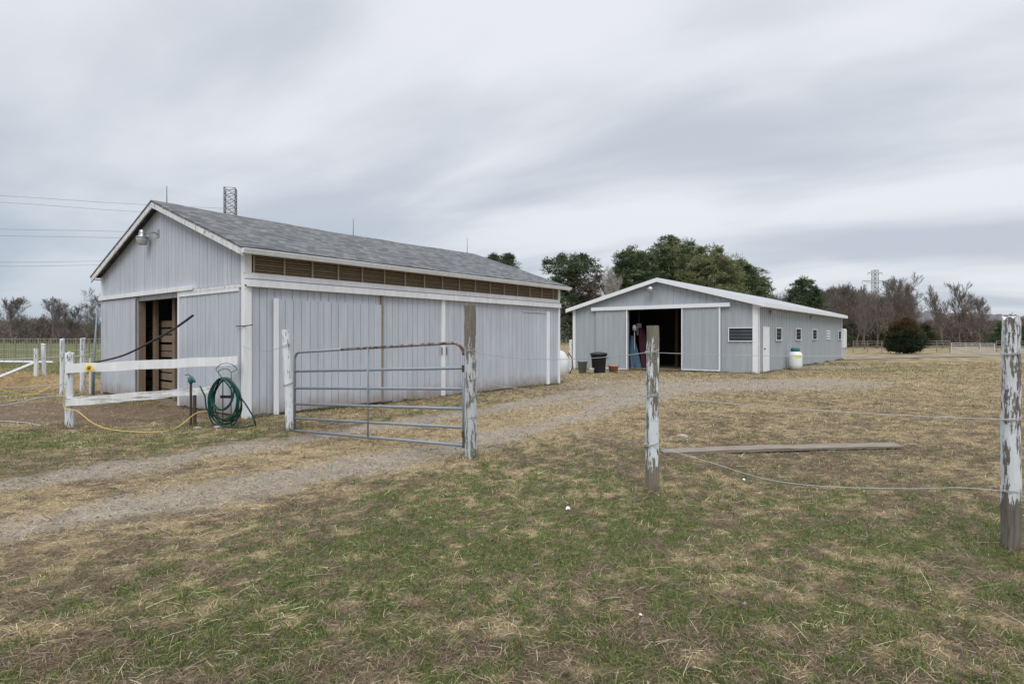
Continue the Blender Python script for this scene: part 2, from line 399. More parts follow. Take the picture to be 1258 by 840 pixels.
def gcol(x, y):
    grav, dirt, green, dry, lane = fields(x, y)
    L = lambda a, b, t: a*(1-t[:, None])+b*t[:, None]
    c = L(np.array([[.125, .096, .066]]), np.array([[.33, .255, .15]]), dry)
    c = L(c, np.array([[.075, .100, .030]]), green*.9)
    c = L(c, np.array([[.150, .108, .078]]), dirt*.9)
    c = L(c, np.array([[.30, .255, .20]]), grav)
    t = .18*ss(y, 9, 22)*(1-grav)*(1-green)
    c = L(c, np.array([[.40, .315, .19]]), t)
    return c, grav
def axis_pts(n, lo, hi, c, A):
    a = np.arcsinh((lo-c)/A); b = np.arcsinh((hi-c)/A); return c+A*np.sinh(np.linspace(a, b, n))
xs = axis_pts(720, -1600, 1600, 0, 2.2); ys = axis_pts(760, -150, 2600, 4, 2.2)
GX, GY = np.meshgrid(xs, ys); gx, gy = GX.ravel(), GY.ravel()
gzv = gz(gx, gy); gc, ggrav = gcol(gx, gy)
idx = np.arange(len(gx)).reshape(GX.shape)
Fq = np.stack([idx[:-1, :-1], idx[:-1, 1:], idx[1:, 1:], idx[1:, :-1]], -1).reshape(-1, 4)
ontrack = ggrav[Fq].mean(1) > .45
GV = np.stack([gx, gy, gzv], 1)
def sub(name, Fs):
    u, inv = np.unique(Fs, return_inverse=True)
    return npmesh(name, GV[u], inv.reshape(Fs.shape), GROUND, gc[u], smooth=True, extra={'grav': ggrav[u]})
put(sub('ground', Fq[~ontrack]), kind='structure')
put(sub('gravel_track', Fq[ontrack]), kind='structure')

# blades of grass and thatch lying on the pasture
rng = np.random.default_rng(5)
def scatter(n, y0=1.7, y1=34.):
    Y = y0*(y1/y0)**rng.random(n); X = (rng.random(n)*2-1)*(.95*Y+.8)
    return X, Y
def inbarn(x, y):
    dx, dy = x-B1.x, y-B1.y; a = dx*U.x+dy*U.y; b = dx*V.x+dy*V.y
    i1 = (a > -.03) & (a < 10.3) & (b > -.03) & (b < 7.7)
    dx, dy = x-B2.x, y-B2.y; a = dx*U.x+dy*U.y; b = dx*V.x+dy*V.y
    return i1 | ((a > -.03) & (a < 19.1) & (b > -.03) & (b < 9.1))
def strips(x, y, z, az, el, ln, wd, col, lift=.004, tip=.35, bend=0.):
    n = len(x); dx, dy = np.cos(az), np.sin(az); ce, se = np.cos(el), np.sin(el)
    nx, ny = -dy*wd, dx*wd
    b = np.stack([x, y, z+lift], 1); d = np.stack([dx*ce*ln, dy*ce*ln, se*ln], 1); s = np.stack([nx, ny, wd*rng.uniform(-.5, .5, n)], 1)
    m = b+d*.55; m[:, 2] += bend*ln
    t = b+d
    Vv = np.stack([b-s, b+s, m+s*.8, m-s*.8, t+s*tip, t-s*tip], 1).reshape(-1, 3)
    k = np.arange(n)[:, None]*6
    Fv = np.concatenate([k+np.array([[0, 1, 2, 3]]), k+np.array([[3, 2, 4, 5]])], 0)
    return Vv, Fv, np.repeat(col, 6, 0)
N = 440000
x, y = scatter(N); gr, di, gn, dr, la = fields(x, y)
keep = (rng.random(N) < (1-.74*gr)*(1-.8*di)*(1-.5*gn)) & ~inbarn(x, y)
x, y, gr, di, gn, dr, la = [a_[keep] for a_ in (x, y, gr, di, gn, dr, la)]; n = len(x)
far = np.maximum(1, y/4.0)
pal = np.array([[.43, .345, .205], [.27, .205, .130], [.155, .115, .085], [.34, .275, .20], [.58, .48, .31]])
k = np.clip((rng.random(n)*.8+dr*.42)*5-.75, 0, 4.99).astype(int)
k = np.array([2, 1, 3, 0, 4])[k]
c = pal[k]*rng.uniform(.35, 1.4, (n, 1))*np.array([[1, 1.0, .97]])
Vv, Fv, Cv = strips(x, y, gz(x, y), rng.normal(.35, 1.3, n)+np.where(rng.random(n) < .5, math.pi, 0), np.abs(rng.normal(0, .22, n)), rng.uniform(.02, .075, n)*far**.55, .0012*far**.85*rng.uniform(.5, 1.5, n), c, bend=.10)
put(npmesh('dry_grass', Vv, Fv, BLADE, Cv), 'matted dry brown grass covering the pasture', 'dry grass', kind='stuff')
N = 420000
x, y = scatter(N); gr, di, gn, dr, la = fields(x, y)
keep = (rng.random(N) < (gn**1.3*1.0+.05)*(1-gr)*(1-.8*di)) & ~inbarn(x, y)
x, y, gn = x[keep], y[keep], gn[keep]; n = len(x); far = np.maximum(1, y/4.0)
gcv = np.array([[.078, .128, .030]])*(1-(q := rng.random((n, 1))))+np.array([[.180, .228, .065]])*q
gcv = gcv*rng.uniform(.45, 1.35, (n, 1))
Vv, Fv, Cv = strips(x, y, gz(x, y)-.003, rng.random(n)*6.283, rng.uniform(.35, 1.25, n), rng.uniform(.018, .050, n)*far**.45, .0014*far**.8*rng.uniform(.7, 1.3, n), gcv, tip=.15, bend=.06)
put(npmesh('green_grass', Vv, Fv, BLADE, Cv), 'short green grass growing in patches through the dry pasture', 'grass', kind='stuff')
N = 7500
x, y = scatter(N, 1.8, 14.); gr, di, gn, dr, la = fields(x, y)
keep = (rng.random(N) < (.25+.6*dr+.5*ss(-x, .5, 2.5)+.3*la)*(1-.75*gr)) & ~inbarn(x, y)
x, y = x[keep], y[keep]; n = len(x); far = np.maximum(1, y/4.0)
c = np.array([[.68, .60, .44]])*rng.uniform(.5, 1.15, (n, 1))
Vv, Fv, Cv = strips(x, y, gz(x, y)+.010, rng.normal(.45, .75, n)+np.where(rng.random(n) < .5, math.pi, 0), rng.normal(.0, .10, n), rng.gamma(1.7, .032, n)+.02, .0010*far**.75*rng.uniform(.7, 1.4, n), c, bend=.025, tip=.8, lift=.012)
put(npmesh('straw', Vv, Fv, BLADE, Cv), 'loose pale straw stalks strewn over the pasture', 'straw', kind='stuff')
# longer clumps at the feet of posts and walls
cxs, cys = [], []
for (a_, b_, k_, sd_) in ((-.507, 7.24, 260, .11), (1.373, 5.70, 160, .10), (3.52, 4.10, 220, .11), (-3.62, 9.45, 240, .14), (-7.35, 9.6, 160, .12), (-5.42, 9.8, 200, .18), (-4.9, 10.0, 260, .25), (-4.4, 10.0, 300, .35)):
    cxs.append(rng.normal(a_, sd_, k_)); cys.append(rng.normal(b_, sd_*.8, k_))
for P_, D_, N_, L_, k_ in ((B1, U, -V, 10.2, 2600), (B1, V, -U, 7.6, 700), (B2, V, -U, 9.0, 1500), (B2, U, -V, 19, 3000)):
    t_ = rng.random(k_)*L_; o_ = np.abs(rng.normal(0, .07, k_))+.06; w_ = fbm(t_*1.3, t_*0, 77) > .45
    cxs.append((P_.x+D_.x*t_+N_.x*o_)[w_]); cys.append((P_.y+D_.y*t_+N_.y*o_)[w_])
for _ in range(90):
    yy_ = 2.2*(12/2.2)**rng.random(); xx_ = rng.uniform(-.9, .9)*yy_; f_ = fields(np.array([xx_]), np.array([yy_]))
    if f_[0][0] > .2 or f_[2][0] < .3: continue
    k_ = int(rng.integers(25, 70)); cxs.append(rng.normal(xx_, .03, k_)); cys.append(rng.normal(yy_, .03, k_))
x = np.concatenate(cxs); y = np.concatenate(cys); n = len(x); far = np.maximum(1, y/5.0)
q = (rng.random((n, 1)) < .42)
gcv = np.where(q, np.array([[.085, .125, .036]]), np.array([[.30, .24, .15]]))*rng.uniform(.6, 1.2, (n, 1))
Vv, Fv, Cv = strips(x, y, gz(x, y)-.003, rng.random(n)*6.283, rng.uniform(.5, 1.35, n), rng.uniform(.03, .10, n)*far**.2, .0013*far**.7, gcv, tip=.15, bend=.05)
put(npmesh('long_grass', Vv, Fv, BLADE, Cv), 'longer grass clumps round the feet of posts and barn walls', 'grass', kind='stuff')
# loose stones on the track
N = 26000
x, y = scatter(N, 2.5, 22); gr, di, gn, dr, la = fields(x, y)
keep = rng.random(N) < gr*.8+.012; x, y = x[keep], y[keep]; n = len(x)
oct_ = np.array([[1, 0, 0], [0, 1, 0], [-1, 0, 0], [0, -1, 0], [0, 0, 1], [0, 0, -1.]])
of = np.array([[0, 1, 4], [1, 2, 4], [2, 3, 4], [3, 0, 4], [1, 0, 5], [2, 1, 5], [3, 2, 5], [0, 3, 5]])
r = np.minimum(rng.gamma(2.2, .0028, n)+.003, .014); r *= np.maximum(1, y/6)**.5
Vv = (oct_[None]*(r[:, None, None]*rng.uniform(.5, 1.3, (n, 6, 3)))+np.stack([x, y, gz(x, y)+r*.2], 1)[:, None]).reshape(-1, 3)
Fv = (np.arange(n)[:, None, None]*6+of[None]).reshape(-1, 3)
Cv = np.repeat(np.array([[.26, .25, .23]])*rng.uniform(.35, 1.5, (n, 1)), 6, 0)
put(npmesh('gravel', Vv, Fv, PEB, Cv), 'loose grey stones scattered along the gravel track', 'gravel', kind='stuff')

# ------------------------------------------------------------------ barn one
def boards(mb, ax, a, b, z0, ztop, plane, wlo=.14, whi=.24, gap=.008, thick=.02, bot=0.):
    """vertical boards; outward is -y for ax x and -x for ax y"""
    p = a
    while p < b-1e-4:
        q = min(b, p+random.uniform(wlo, whi))
        if b-q < .06: q = b
        e0, e1 = p+gap/2, q-gap/2; t = random.random(); zz = z0+random.uniform(0, bot)
        za, zb = (ztop(e0), ztop(e1)) if callable(ztop) else (ztop, ztop)
        th = thick+random.uniform(-.002, .002)
        if ax == 'x': mb.box(e0, e1, plane-th, plane, zz, za, t, z1b=zb)
        else: mb.box(plane-th, plane, e0, e1, zz, za, t, z1b=zb, ax='y')
        p = q
L1, W1 = 10.24, 7.68; M1 = W1/2
RZ, RS = 4.55, .345
roofz = lambda y: RZ-RS*abs(y-M1)
def uvroof(name, mat_, parent, x0, x1, y0, y1, zf, th, sag=0., n=24, m=8):
    """one roof slope with uv in metres"""
    V_ = []; F_ = []; UVs = []
    for i in range(n+1):
        for j in range(m+1):
            x = x0+(x1-x0)*i/n; y = y0+(y1-y0)*j/m
            s_ = -sag*math.sin(math.pi*i/n)*(j/m)+.006*math.sin(x*2.1+j)+.004*math.sin(x*5.3)
            V_.append((x, y, zf(y)+s_)); UVs.append((x, math.hypot(y-y0, zf(y)-zf(y0))))
    k = len(V_)
    V_ += [(a_, b_, c_-th) for a_, b_, c_ in V_]; UVs += UVs
    for i in range(n):
        for j in range(m):
            a0 = i*(m+1)+j; q = (a0, a0+m+1, a0+m+2, a0+1)
            if y1 < y0: q = q[::-1]
            F_.append(q); F_.append(tuple(z_+k for z_ in q[::-1]))
    for i in range(n):
        for j in (0, m):
            a0 = i*(m+1)+j; F_.append((a0, a0+m+1, a0+m+1+k, a0+k))
    for j in range(m):
        for i in (0, n):
            a0 = i*(m+1)+j; F_.append((a0, a0+1, a0+1+k, a0+k))
    me = bpy.data.meshes.new(name); me.from_pydata(V_, [], F_); uvl = me.uv_layers.new(name='UVMap')
    for l in me.loops: uvl.data[l.index].uv = UVs[l.vertex_index]
    me.materials.append(mat_); o = bpy.data.objects.new(name, me); COL.objects.link(o); o.parent = parent
    return o
barn = thing('shingled_barn', 'lilac grey board barn with grey shingle roof and slatted vent strip, nearest on the left', 'barn', B1, ANG)
tu = lambda px: wt(B1, U, px); tv = lambda px: wt(B1, V, px)
# gable facing the camera (x = 0), built round the doorway
o0, o1 = tv(224.5), tv(170.5)                      # doorway between these distances from the near corner
otop = 2.36
mb = MB()
mb.box(0, .09, 0, o0, 0, 2.5, .3); mb.box(0, .09, o1, W1, 0, 2.5, .3); mb.box(0, .09, o0, o1, otop, 2.5, .3)
mb.add([(0, 0, 2.5), (0, W1, 2.5), (0, W1, roofz(W1)-.09), (0, M1, RZ-.09), (0, 0, roofz(0)-.09),
        (.09, 0, 2.5), (.09, W1, 2.5), (.09, W1, roofz(W1)-.09), (.09, M1, RZ-.09), (.09, 0, roofz(0)-.09)],
       [(0, 4, 3, 2, 1), (5, 6, 7, 8, 9), (0, 1, 6, 5), (1, 2, 7, 6), (2, 3, 8, 7), (3, 4, 9, 8), (4, 0, 5, 9)], .3)
boards(mb, 'y', .06, W1-.03, 2.50, lambda y: roofz(y)-.10, -.001, .12, .22, .010)
boards(mb, 'y', .06, o0, .04, 2.485, -.001, .12, .22, .010); boards(mb, 'y', o1, W1-.03, .04, 2.485, -.001, .12, .22, .010)
boards(mb, 'y', o0+.01, o1-.01, otop, 2.485, -.001, .12, .22, .010)
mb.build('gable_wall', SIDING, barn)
# long wall
mb = MB(); mb.box(.09, L1, 0, .09, 0.02, 2.66, .3)
boards(mb, 'x', .09, tu(337), .02, 2.455, -.001, .13, .24, .010, bot=.05)
boards(mb, 'x', tu(467), L1-.05, .0, 2.455, -.001, .13, .24, .010, bot=.06)
boards(mb, 'x', tu(337), tu(467), 2.22, 2.455, -.001, .13, .24, .010)
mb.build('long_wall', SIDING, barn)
mb = MB(); mb.box(0.02, L1, W1-.09, W1, 0, roofz(W1)-.1, .4); mb.build('rear_wall', SIDING, barn)
mb = MB(); mb.box(L1-.09, L1, .0, W1, 0, 2.6, .4)
mb.add([(L1, 0, 2.6), (L1, W1, 2.6), (L1, W1, roofz(W1)-.09), (L1, M1, RZ-.09), (L1, 0, roofz(0)-.09),
        (L1-.09, 0, 2.6), (L1-.09, W1, 2.6), (L1-.09, W1, roofz(W1)-.09), (L1-.09, M1, RZ-.09), (L1-.09, 0, roofz(0)-.09)],
       [(4, 3, 2, 1, 0)[::-1], (5, 6, 7, 8, 9)[::-1], (0, 1, 6, 5), (1, 2, 7, 6), (2, 3, 8, 7), (3, 4, 9, 8), (4, 0, 5, 9)], .3)
mb.build('end_wall', SIDING, barn)
def door_panel(ax, a, b, z0, z1, plane, name='sliding_door', tr=None, m=SIDING, tm=TRIM, parent=barn, ribs=None, label=None):
    mb = MB()
    if ax == 'x': mb.box(a, b, plane-.03, plane-.002, z0, z1, .3)
    else: mb.box(plane-.03, plane-.002, a, b, z0, z1, .3)
    if ribs: ribs(mb, ax, a, b, z0, z1, plane-.03)
    else: boards(mb, ax, a, b, z0, z1, plane-.03, .13, .24, .010, bot=.03)
    d = mb.build(name, m, parent)
    if label: d['label'] = label
    for (p, q, w0, w1) in tr or []:
        t = MB()
        if ax == 'x': t.box(p, q, plane-.072, plane-.052, w0, w1)
        else: t.box(plane-.072, plane-.052, p, q, w0, w1)
        t.build('door_trim', tm, d)
    return d
# big sliding door on the long side, its white edge boards
door_panel('x', tu(337), tu(467), .04, 2.22, -.022, tr=[(tu(333.5), tu(339.5), .02, 2.24)])
mb = MB(); mb.box(tu(466), tu(468.6), -.075, -.022, .04, 2.44, .3); mb.build('door_edge', WOOD, barn)['label'] = 'narrow weathered grey upright'
for p0, p1 in ((541, 545.3), (670.5, 673.8)):
    mb = MB(); mb.box(tu(p0), tu(p1), -.055, -.022, .03, 2.44 if p0 < 600 else 2.3); mb.build('edge_board', TRIM, barn)
mb = MB(); mb.box(tu(641), tu(670), -.045, -.022, 2.24, 2.28, .2); mb.build('door_head', SIDING, barn)
for p0 in (540.5, 546.4): mb = MB(); mb.tube([(tu(p0), -.075, 1.05), (tu(p0), -.075, 1.25)], .014, 6); mb.build('door_handle', IRON, barn)
# white boards and door track over the doors
mb = MB(); mb.box(-.03, L1+.02, -.045, -.001, 2.585, 2.69); mb.build('head_board', TRIM, barn)
mb = MB(); mb.box(-.04, L1-.02, -.11, -.0235, 2.465, 2.56); mb.box(-.04, L1-.02, -.125, -.111, 2.43, 2.56); mb.build('door_track', TRIM, barn)
# slatted vent strip
zt = roofz(0)-.12
mb = MB(); ns = 8; dz = (zt-2.69)/ns
for i in range(ns):
    z = 2.695+i*dz; t = random.random()
    mb.add([(.12, -.012, z), (L1-.1, -.012, z), (L1-.1, .03, z+dz*.72), (.12, .03, z+dz*.72), (.12, .0, z-.012), (L1-.1, .0, z-.012), (L1-.1, .042, z+dz*.72-.012), (.12, .042, z+dz*.72-.012)],
           [(0, 1, 2, 3), (7, 6, 5, 4), (0, 4, 5, 1), (3, 2, 6, 7)], t)
mb.build('vent_slats', SLAT, barn)
mb = MB(); mb.box(.1, L1-.1, .075, .09, 2.66, zt+.1, .3); mb.build('shaded_vent_backing', DARKIN, barn)  # dark colour stands in for the shade behind the slats
xx = .14; kx = 0
while xx < L1-.15:
    mb = MB(); mb.box(xx-.018, xx+.018, -.032, -.013, 2.691, zt, random.random()); mb.build('vent_stud', STUD, barn); xx += .61
# corner boards
mb = MB(); mb.box(-.05, .085, -.05, -.0225, .0, 2.43); mb.box(-.05, .085, -.05, -.0225, 2.69, zt+.02); mb.box(-.05, -.0225, -.0215, .075, 0, zt+.02)
mb.build('corner_board', TRIM, barn)
mb = MB(); mb.box(L1-.07, L1+.03, -.05, -.0225, .0, 2.43); mb.box(L1-.07, L1+.03, -.05, -.0225, 2.69, zt+.02); mb.box(L1+.001, L1+.03, -.0215, .08, 0, zt+.02)
mb.build('corner_board', TRIM, barn)
mb = MB(); mb.box(-.05, -.0225, W1-.05, W1+.03, 0, roofz(W1)-.12); mb.build('corner_board', TRIM, barn)
# gable doors and tracks
gd1 = tv(294)
door_panel('y', .10, o0+.02, .05, 2.40, -.022, tr=[(o0-.035, o0+.03, .05, 2.41), (.10, o0-.04, 2.35, 2.41)], tm=TRIM)
door_panel('y', o1-.06, W1-.05, .05, 2.44, -.022, tr=[(o1-.07, o1-.045, .05, 2.43)], tm=WOOD)
mb = MB(); mb.box(-.10, -.0225, tv(243), W1+.02, 2.49, 2.56); mb.box(-.115, -.101, tv(243), W1+.02, 2.465, 2.56); mb.build('door_track', TRIM, barn)
mb = MB(); mb.box(-.09, -.0225, .08, o0+.06, 2.415, 2.48); mb.build('door_track', PEELTRIM, barn)['label'] = 'white track board with flaking paint'
# roof
ro = thing('roof', None, None); del_ = ro; ro.parent = barn
OV, OG = .30, .22
r1 = uvroof('roof_slope', SHINGLE, ro, -OG, L1+OG, -OV, M1, roofz, .035, .05)
r2 = uvroof('roof_slope', SHINGLE, ro, -OG, L1+OG, W1+OV, M1, roofz, .035, .05)
for j, (ya, yb) in enumerate(((-OV, M1), (W1+OV, M1))):
    for (xa, xb) in ((-OG+.012, -OG+.042), (L1+OG-.042, L1+OG-.012)):
        mb = MB(); za, zb = roofz(ya)-.037, roofz(yb)-.037
        y0_, y1_ = (ya, yb) if ya < yb else (yb, ya); za, zb = (za, zb) if ya < yb else (zb, za)
        mb.box(xa, xb, y0_+.002, y1_-.002, za-.13, za, .5, z1b=zb, z0b=zb-.13, ax='y'); mb.build('rake_board', PEELTRIM, ro)
mb = MB(); mb.box(-OG+.045, L1+OG-.045, -OV+.03, -.06, roofz(-OV)-.10, roofz(-OV)-.085, .5, z1b=None); mb.build('soffit', TRIM, ro)
mb = MB(); mb.box(-OG+.044, L1+OG-.044, W1+.05, W1+OV-.02, roofz(-OV)-.10, roofz(-OV)-.085); mb.build('soffit', TRIM, ro)
mb = MB(); g0 = roofz(-OV)
gp_ = [(-.0, -.015), (-.10, -.015), (-.10, -.03), (-.085, -.06), (-.07, -.10), (-.0, -.10)]
vs = [(-OG, -OV+.02+a_, g0+b_-.02) for a_, b_ in gp_]+[(L1+OG, -OV+.02+a_, g0+b_-.02) for a_, b_ in gp_]
n_ = len(gp_); mb.add(vs, [(i, (i+1) % n_, (i+1) % n_+n_, i+n_) for i in range(n_)]+[tuple(range(n_-1, -1, -1)), tuple(range(n_, 2*n_))])
mb.build('gutter', TRIM, ro)
for px_, top in ((205, 228.5), (434, 269), (574, 293)):
    t = wt(B1+V*M1, U, px_); Y = (B1+V*M1+U*t).y; zt2 = CH-(top-HZ)*Y/F
    mb = MB(); mb.tube([(t, M1, RZ-.06), (t, M1, RZ+.05), (t, M1, zt2)], [.012, .009, .006], 5); mb.build('lightning_rod', IRON, barn)
# gable lamp
t = tv(196); mb = MB(); lt = tv(191); zl = zat(B1, V, lt, 288)
ly = tv(186.5)
mb.tube([(-.02, t, zl-.02), (-.12, t, zl+.0), (-.15, ly-.02, zl+.03)], .02, 8); mb.box(-.035, -.0205, t-.06, t+.06, zl-.1, zl+.08)
la_ = mb.build('wall_lamp', ALU, barn)
mb = MB(); mb.lathe((-.19, ly+.02, zl-.01), [(.03, .12), (.06, .10), (.07, .03), (.075, -.02), (.13, -.05), (.135, -.07)], 20); mb.build('lamp_hood', ALU, la_, True)
mb = MB(); mb.lathe((-.19, ly+.02, zl-.01), [(.125, -.073), (.12, -.12), (.10, -.20), (.085, -.23)], 20); mb.build('lamp_shade', LAMPG, la_, True)
# inside the doorway: posts and stacked boards
mb = MB()
for y_, x_ in ((wt(B1+U*.3, V, 213), .30), (wt(B1+U*.3, V, 189), .30)): mb.box(x_, x_+.08, y_-.075, y_+.075, 0, 2.75, random.random())
mb.box(-.018, .12, o1-.08, o1-.003, 0.02, 2.352, .6)
mb.build('stall_post', INWOOD, barn)
mb = MB(); z = .08
while z < 1.75:
    h = random.uniform(.12, .17); mb.box(.46, .49, o0-.3, o1+.8, z, z+h, random.random()); z += h+random.uniform(.02, .06)
mb.build('stall_boards', INWOOD, barn)
mb = MB(); mb.box(.1, L1-.1, .1, W-.1 if False else W1-.1, .005, .02, .5); mb.build('barn_floor', CONC, barn)
mb = MB(); mb.box(1.6, 1.65, .15, W1-.15, 0, 3.0, .5); mb.build('shaded_stall_partition', DARKIN, barn)  # near-black sheet paints the shade deep in the doorway
# iron peg on the corner
mb = MB(); mb.tube([(-.12, .12, 1.70), (-.06, -.03, 1.70), (-.02, -.28, 1.72)], .01, 5); mb.build('corner_peg', IRON, barn)

# ------------------------------------------------------------------ barn two
L2, W2 = 19.0, 9.0; M2 = 4.36; EZ2, PZ2 = 3.0, 4.2
rz2 = lambda y: PZ2-(PZ2-EZ2)*abs(y-M2)/(M2 if y < M2 else W2-M2)
shed = thing('metal_barn', 'long pale grey ribbed metal barn with low gable and open sliding doors', 'barn', B2, ANG)
su = lambda px: wt(B2, U, px); sv = lambda px: wt(B2, V, px)
def ribbed(mb, ax, a, b, z0, z1, plane, zt=None, pitch=.30, h=.029):
    """a ribbed sheet with thickness; outward is minus"""
    pts = [(a, 0)]; p = a+.05
    while p+.06 < b: pts += [(p, 0), (p+.007, h), (p+.053, h), (p+.06, 0)]; p += pitch
    pts.append((b, 0))
    for (p0, h0), (p1, h1) in zip(pts[:-1], pts[1:]):
        if p1-p0 < 1e-5: continue
        ta = z1 if zt is None else zt(p0); tb = z1 if zt is None else zt(p1)
        if ax == 'x': q = [(p0, plane-h0, z0), (p1, plane-h1, z0), (p1, plane-h1, tb), (p0, plane-h0, ta)]
        else: q = [(plane-h0, p1*0+p0, z0), (plane-h1, p1, z0), (plane-h1, p1, tb), (plane-h0, p0, ta)]
        mb.add(q, [(0, 1, 2, 3) if ax == 'x' else (3, 2, 1, 0)], .5)
f0, f1 = sv(838.3), sv(772)     # the big opening (right edge nearer the corner)
ftop = zat(B2, V, f0, 378)
mb = MB(); T = .06
mb.box(.0, T, 0, f0, 0, ftop); mb.box(.0, T, f1, W2, -.15, ftop)
mb.add([(0, 0, ftop), (0, W2, ftop), (0, W2, rz2(W2)-.1), (0, M2, PZ2-.1), (0, 0, rz2(0)-.1),
        (T, 0, ftop), (T, W2, ftop), (T, W2, rz2(W2)-.1), (T, M2, PZ2-.1), (T, 0, rz2(0)-.1)],
       [(0, 4, 3, 2, 1), (5, 6, 7, 8, 9), (0, 1, 6, 5), (1, 2, 7, 6), (2, 3, 8, 7), (3, 4, 9, 8), (4, 0, 5, 9)])
ribbed(mb, 'y', 0.0, f0, .0, ftop, -.002); ribbed(mb, 'y', f1, W2, -.15, ftop, -.002)
ribbed(mb, 'y', 0.0, M2, ftop, 0, -.0025, lambda y: rz2(y)-.12); ribbed(mb, 'y', M2, W2, ftop, 0, -.0025, lambda y: rz2(y)-.12)
mb.build('front_wall', METW, shed)
mb = MB(); mb.box(T, L2, 0, T, 0, EZ2-.1); ribbed(mb, 'x', 0, L2, 0, EZ2-.1, -.002); mb.build('side_wall', METW, shed)
mb = MB(); mb.box(T, L2, W2-T, W2, -.15, EZ2-.1); mb.build('rear_wall', METW, shed)
mb = MB(); mb.box(L2-T, L2, 0, W2, -.1, EZ2-.1); mb.add([(L2, 0, EZ2-.1), (L2, W2, EZ2-.1), (L2, M2, PZ2-.1)], [(0, 1, 2)]); mb.build('end_wall', METW, shed)
rr = thing('roof', None, None); rr.parent = shed
OV2, OG2 = .32, .25
def slab(y0, y1, name='roof_slope', th=.03):
    mb = MB(); k = (PZ2-EZ2)/(M2 if y0 < M2 else W2-M2); zf = lambda y: PZ2-k*abs(y-M2)
    mb.box(-OG2, L2+OG2, y0, y1, zf(y0)-th, zf(y0), .5, z1b=zf(y1), z0b=zf(y1)-th, ax='y')
    x_ = -OG2+.1
    while x_ < L2+OG2-.1:
        mb.box(x_, x_+.04, y0, y1, zf(y0)+.001, zf(y0)+.022, .5, z1b=zf(y1)+.022, z0b=zf(y1)+.001, ax='y'); x_ += .45
    mb.build(name, METR, rr)
    for xa, xb in ((-OG2-.02, -OG2-.001), (L2+OG2+.001, L2+OG2+.02)):
        mb = MB(); mb.box(xa, xb, y0, y1, zf(y0)-.17, zf(y0)+.012, .5, z1b=zf(y1)+.012, z0b=zf(y1)-.17, ax='y'); mb.build('rake_trim', METT, rr)
slab(-OV2, M2); slab(M2+.001, W2+OV2)
ze = PZ2-(PZ2-EZ2)/M2*(M2+OV2)
mb = MB(); mb.box(-OG2, L2+OG2, -OV2-.02, -OV2-.001, ze-.17, ze+.01); mb.box(-OG2+.0, L2+OG2, -OV2, -.03, ze-.165, ze-.15)
mb.build('eave_trim', METT, rr)
mb = MB(); mb.box(-.045, -.0265, 0, .20, 0, EZ2-.08); mb.box(-.045, .10, -.045, -.0265, 0, EZ2-.15); mb.box(-.045,-.0265,-.045,-.001,0,EZ2-.15); mb.build('corner_trim', METT, shed)
mb = MB(); mb.box(-.045, -.0265, W2-.13, W2+.03, -.15, EZ2-.1); mb.build('corner_trim', METT, shed)
mb = MB(); mb.box(L2-.1, L2+.03, -.045, -.0265, 0, EZ2-.15); mb.build('corner_trim', METT, shed)
# doors on a white track
mb = MB(); a0, a1 = sv(898), sv(728); mb.box(-.16, -.03, a0, a1, ftop-.02, ftop+.15); mb.build('door_track', METT, shed)
def rb(mb, ax, a, b, z0, z1, plane): ribbed(mb, ax, a+.06, b-.06, z0, z1, plane-.001)
for (e0, e1, zb) in ((sv(886), f0, .03), (f1, sv(733), -.05)):
    door_panel('y', e0, e1, zb, ftop-.03, -.05, m=METW, tm=METT, parent=shed, ribs=rb,
               tr=[(e0, e0+.07, zb, ftop-.03)]+([(e1-.05, e1, zb, ftop-.03)] if zb > 0 else [])+[(e0+.071, e1-.071, zb, zb+.05)])
def window(ax, a, b, z0, z1, parent, bars=3):
    fr = MB(); pa = MB(); W_ = .035
    def bx(m, p, q, zz0, zz1, o_a, o_b, t=.5):
        if ax == 'x': m.box(p, q, -o_a, -o_b, zz0, zz1, t)
        else: m.box(-o_a, -o_b, p, q, zz0, zz1, t)
    win = MB(); bx(win, a, b, z0, z1, .032, .0245, .4); wo_ = win.build('window', BLACK, parent)
    bx(fr, a-W_, a, z0-W_, z1+W_, .06, .026); bx(fr, b, b+W_, z0-W_, z1+W_, .06, .026)
    bx(fr, a, b, z1, z1+W_, .06, .026); bx(fr, a, b, z0-W_, z0, .065, .026)
    fr.build('window_frame', METT, wo_)
    bx(pa, a+.02, b-.02, z0+.02, z1-.02, .040, .033); pa.build('pane', GLASS, wo_)
    if bars:
        g = MB()
        for i in range(1, bars+1):
            z = z0+(z1-z0)*i/(bars+1); bx(g, a+.005, b-.005, z-.008, z+.008, .052, .0405)
        g.build('window_louvre', GALV, wo_)
a0, a1 = sv(925), sv(896)
window('y', a0, a1, zat(B2, V, a0, 418.5), zat(B2, V, a0, 403), shed)
for p0, p1, q0, q1 in ((952.3, 959, 403.3, 417.5), (976.8, 983, 404, 417), (997.4, 1002.6, 405, 416.5), (1029.2, 1032.6, 407, 416.5)):
    a0, a1 = su(p0), su(p1); window('x', a0, a1, zat(B2, U, a0, q1), zat(B2, U, a0, q0), shed, 2)
a0, a1 = su(1014.5), su(1019); mb = MB(); z0, z1 = zat(B2, U, a0, 417), zat(B2, U, a0, 406)
for i in range(4): mb.box(a0, a1, -.05, -.026, z0+(z1-z0)*i/3.5, z0+(z1-z0)*i/3.5+.09)
mb.build('wall_vent', METT, shed)
a0, a1 = su(936.5), su(943); mb = MB(); mb.box(a0, a1, -.06, -.026, .03, zat(B2, U, a0, 403)); dd = mb.build('side_door', METT, shed); zd = zat(B2, U, a0, 403)
mb = MB(); mb.tube([(a0+.08, -.061, 1.0), (a0+.08, -.11, 1.0)], .03, 8); mb.build('handle', IRON, dd)
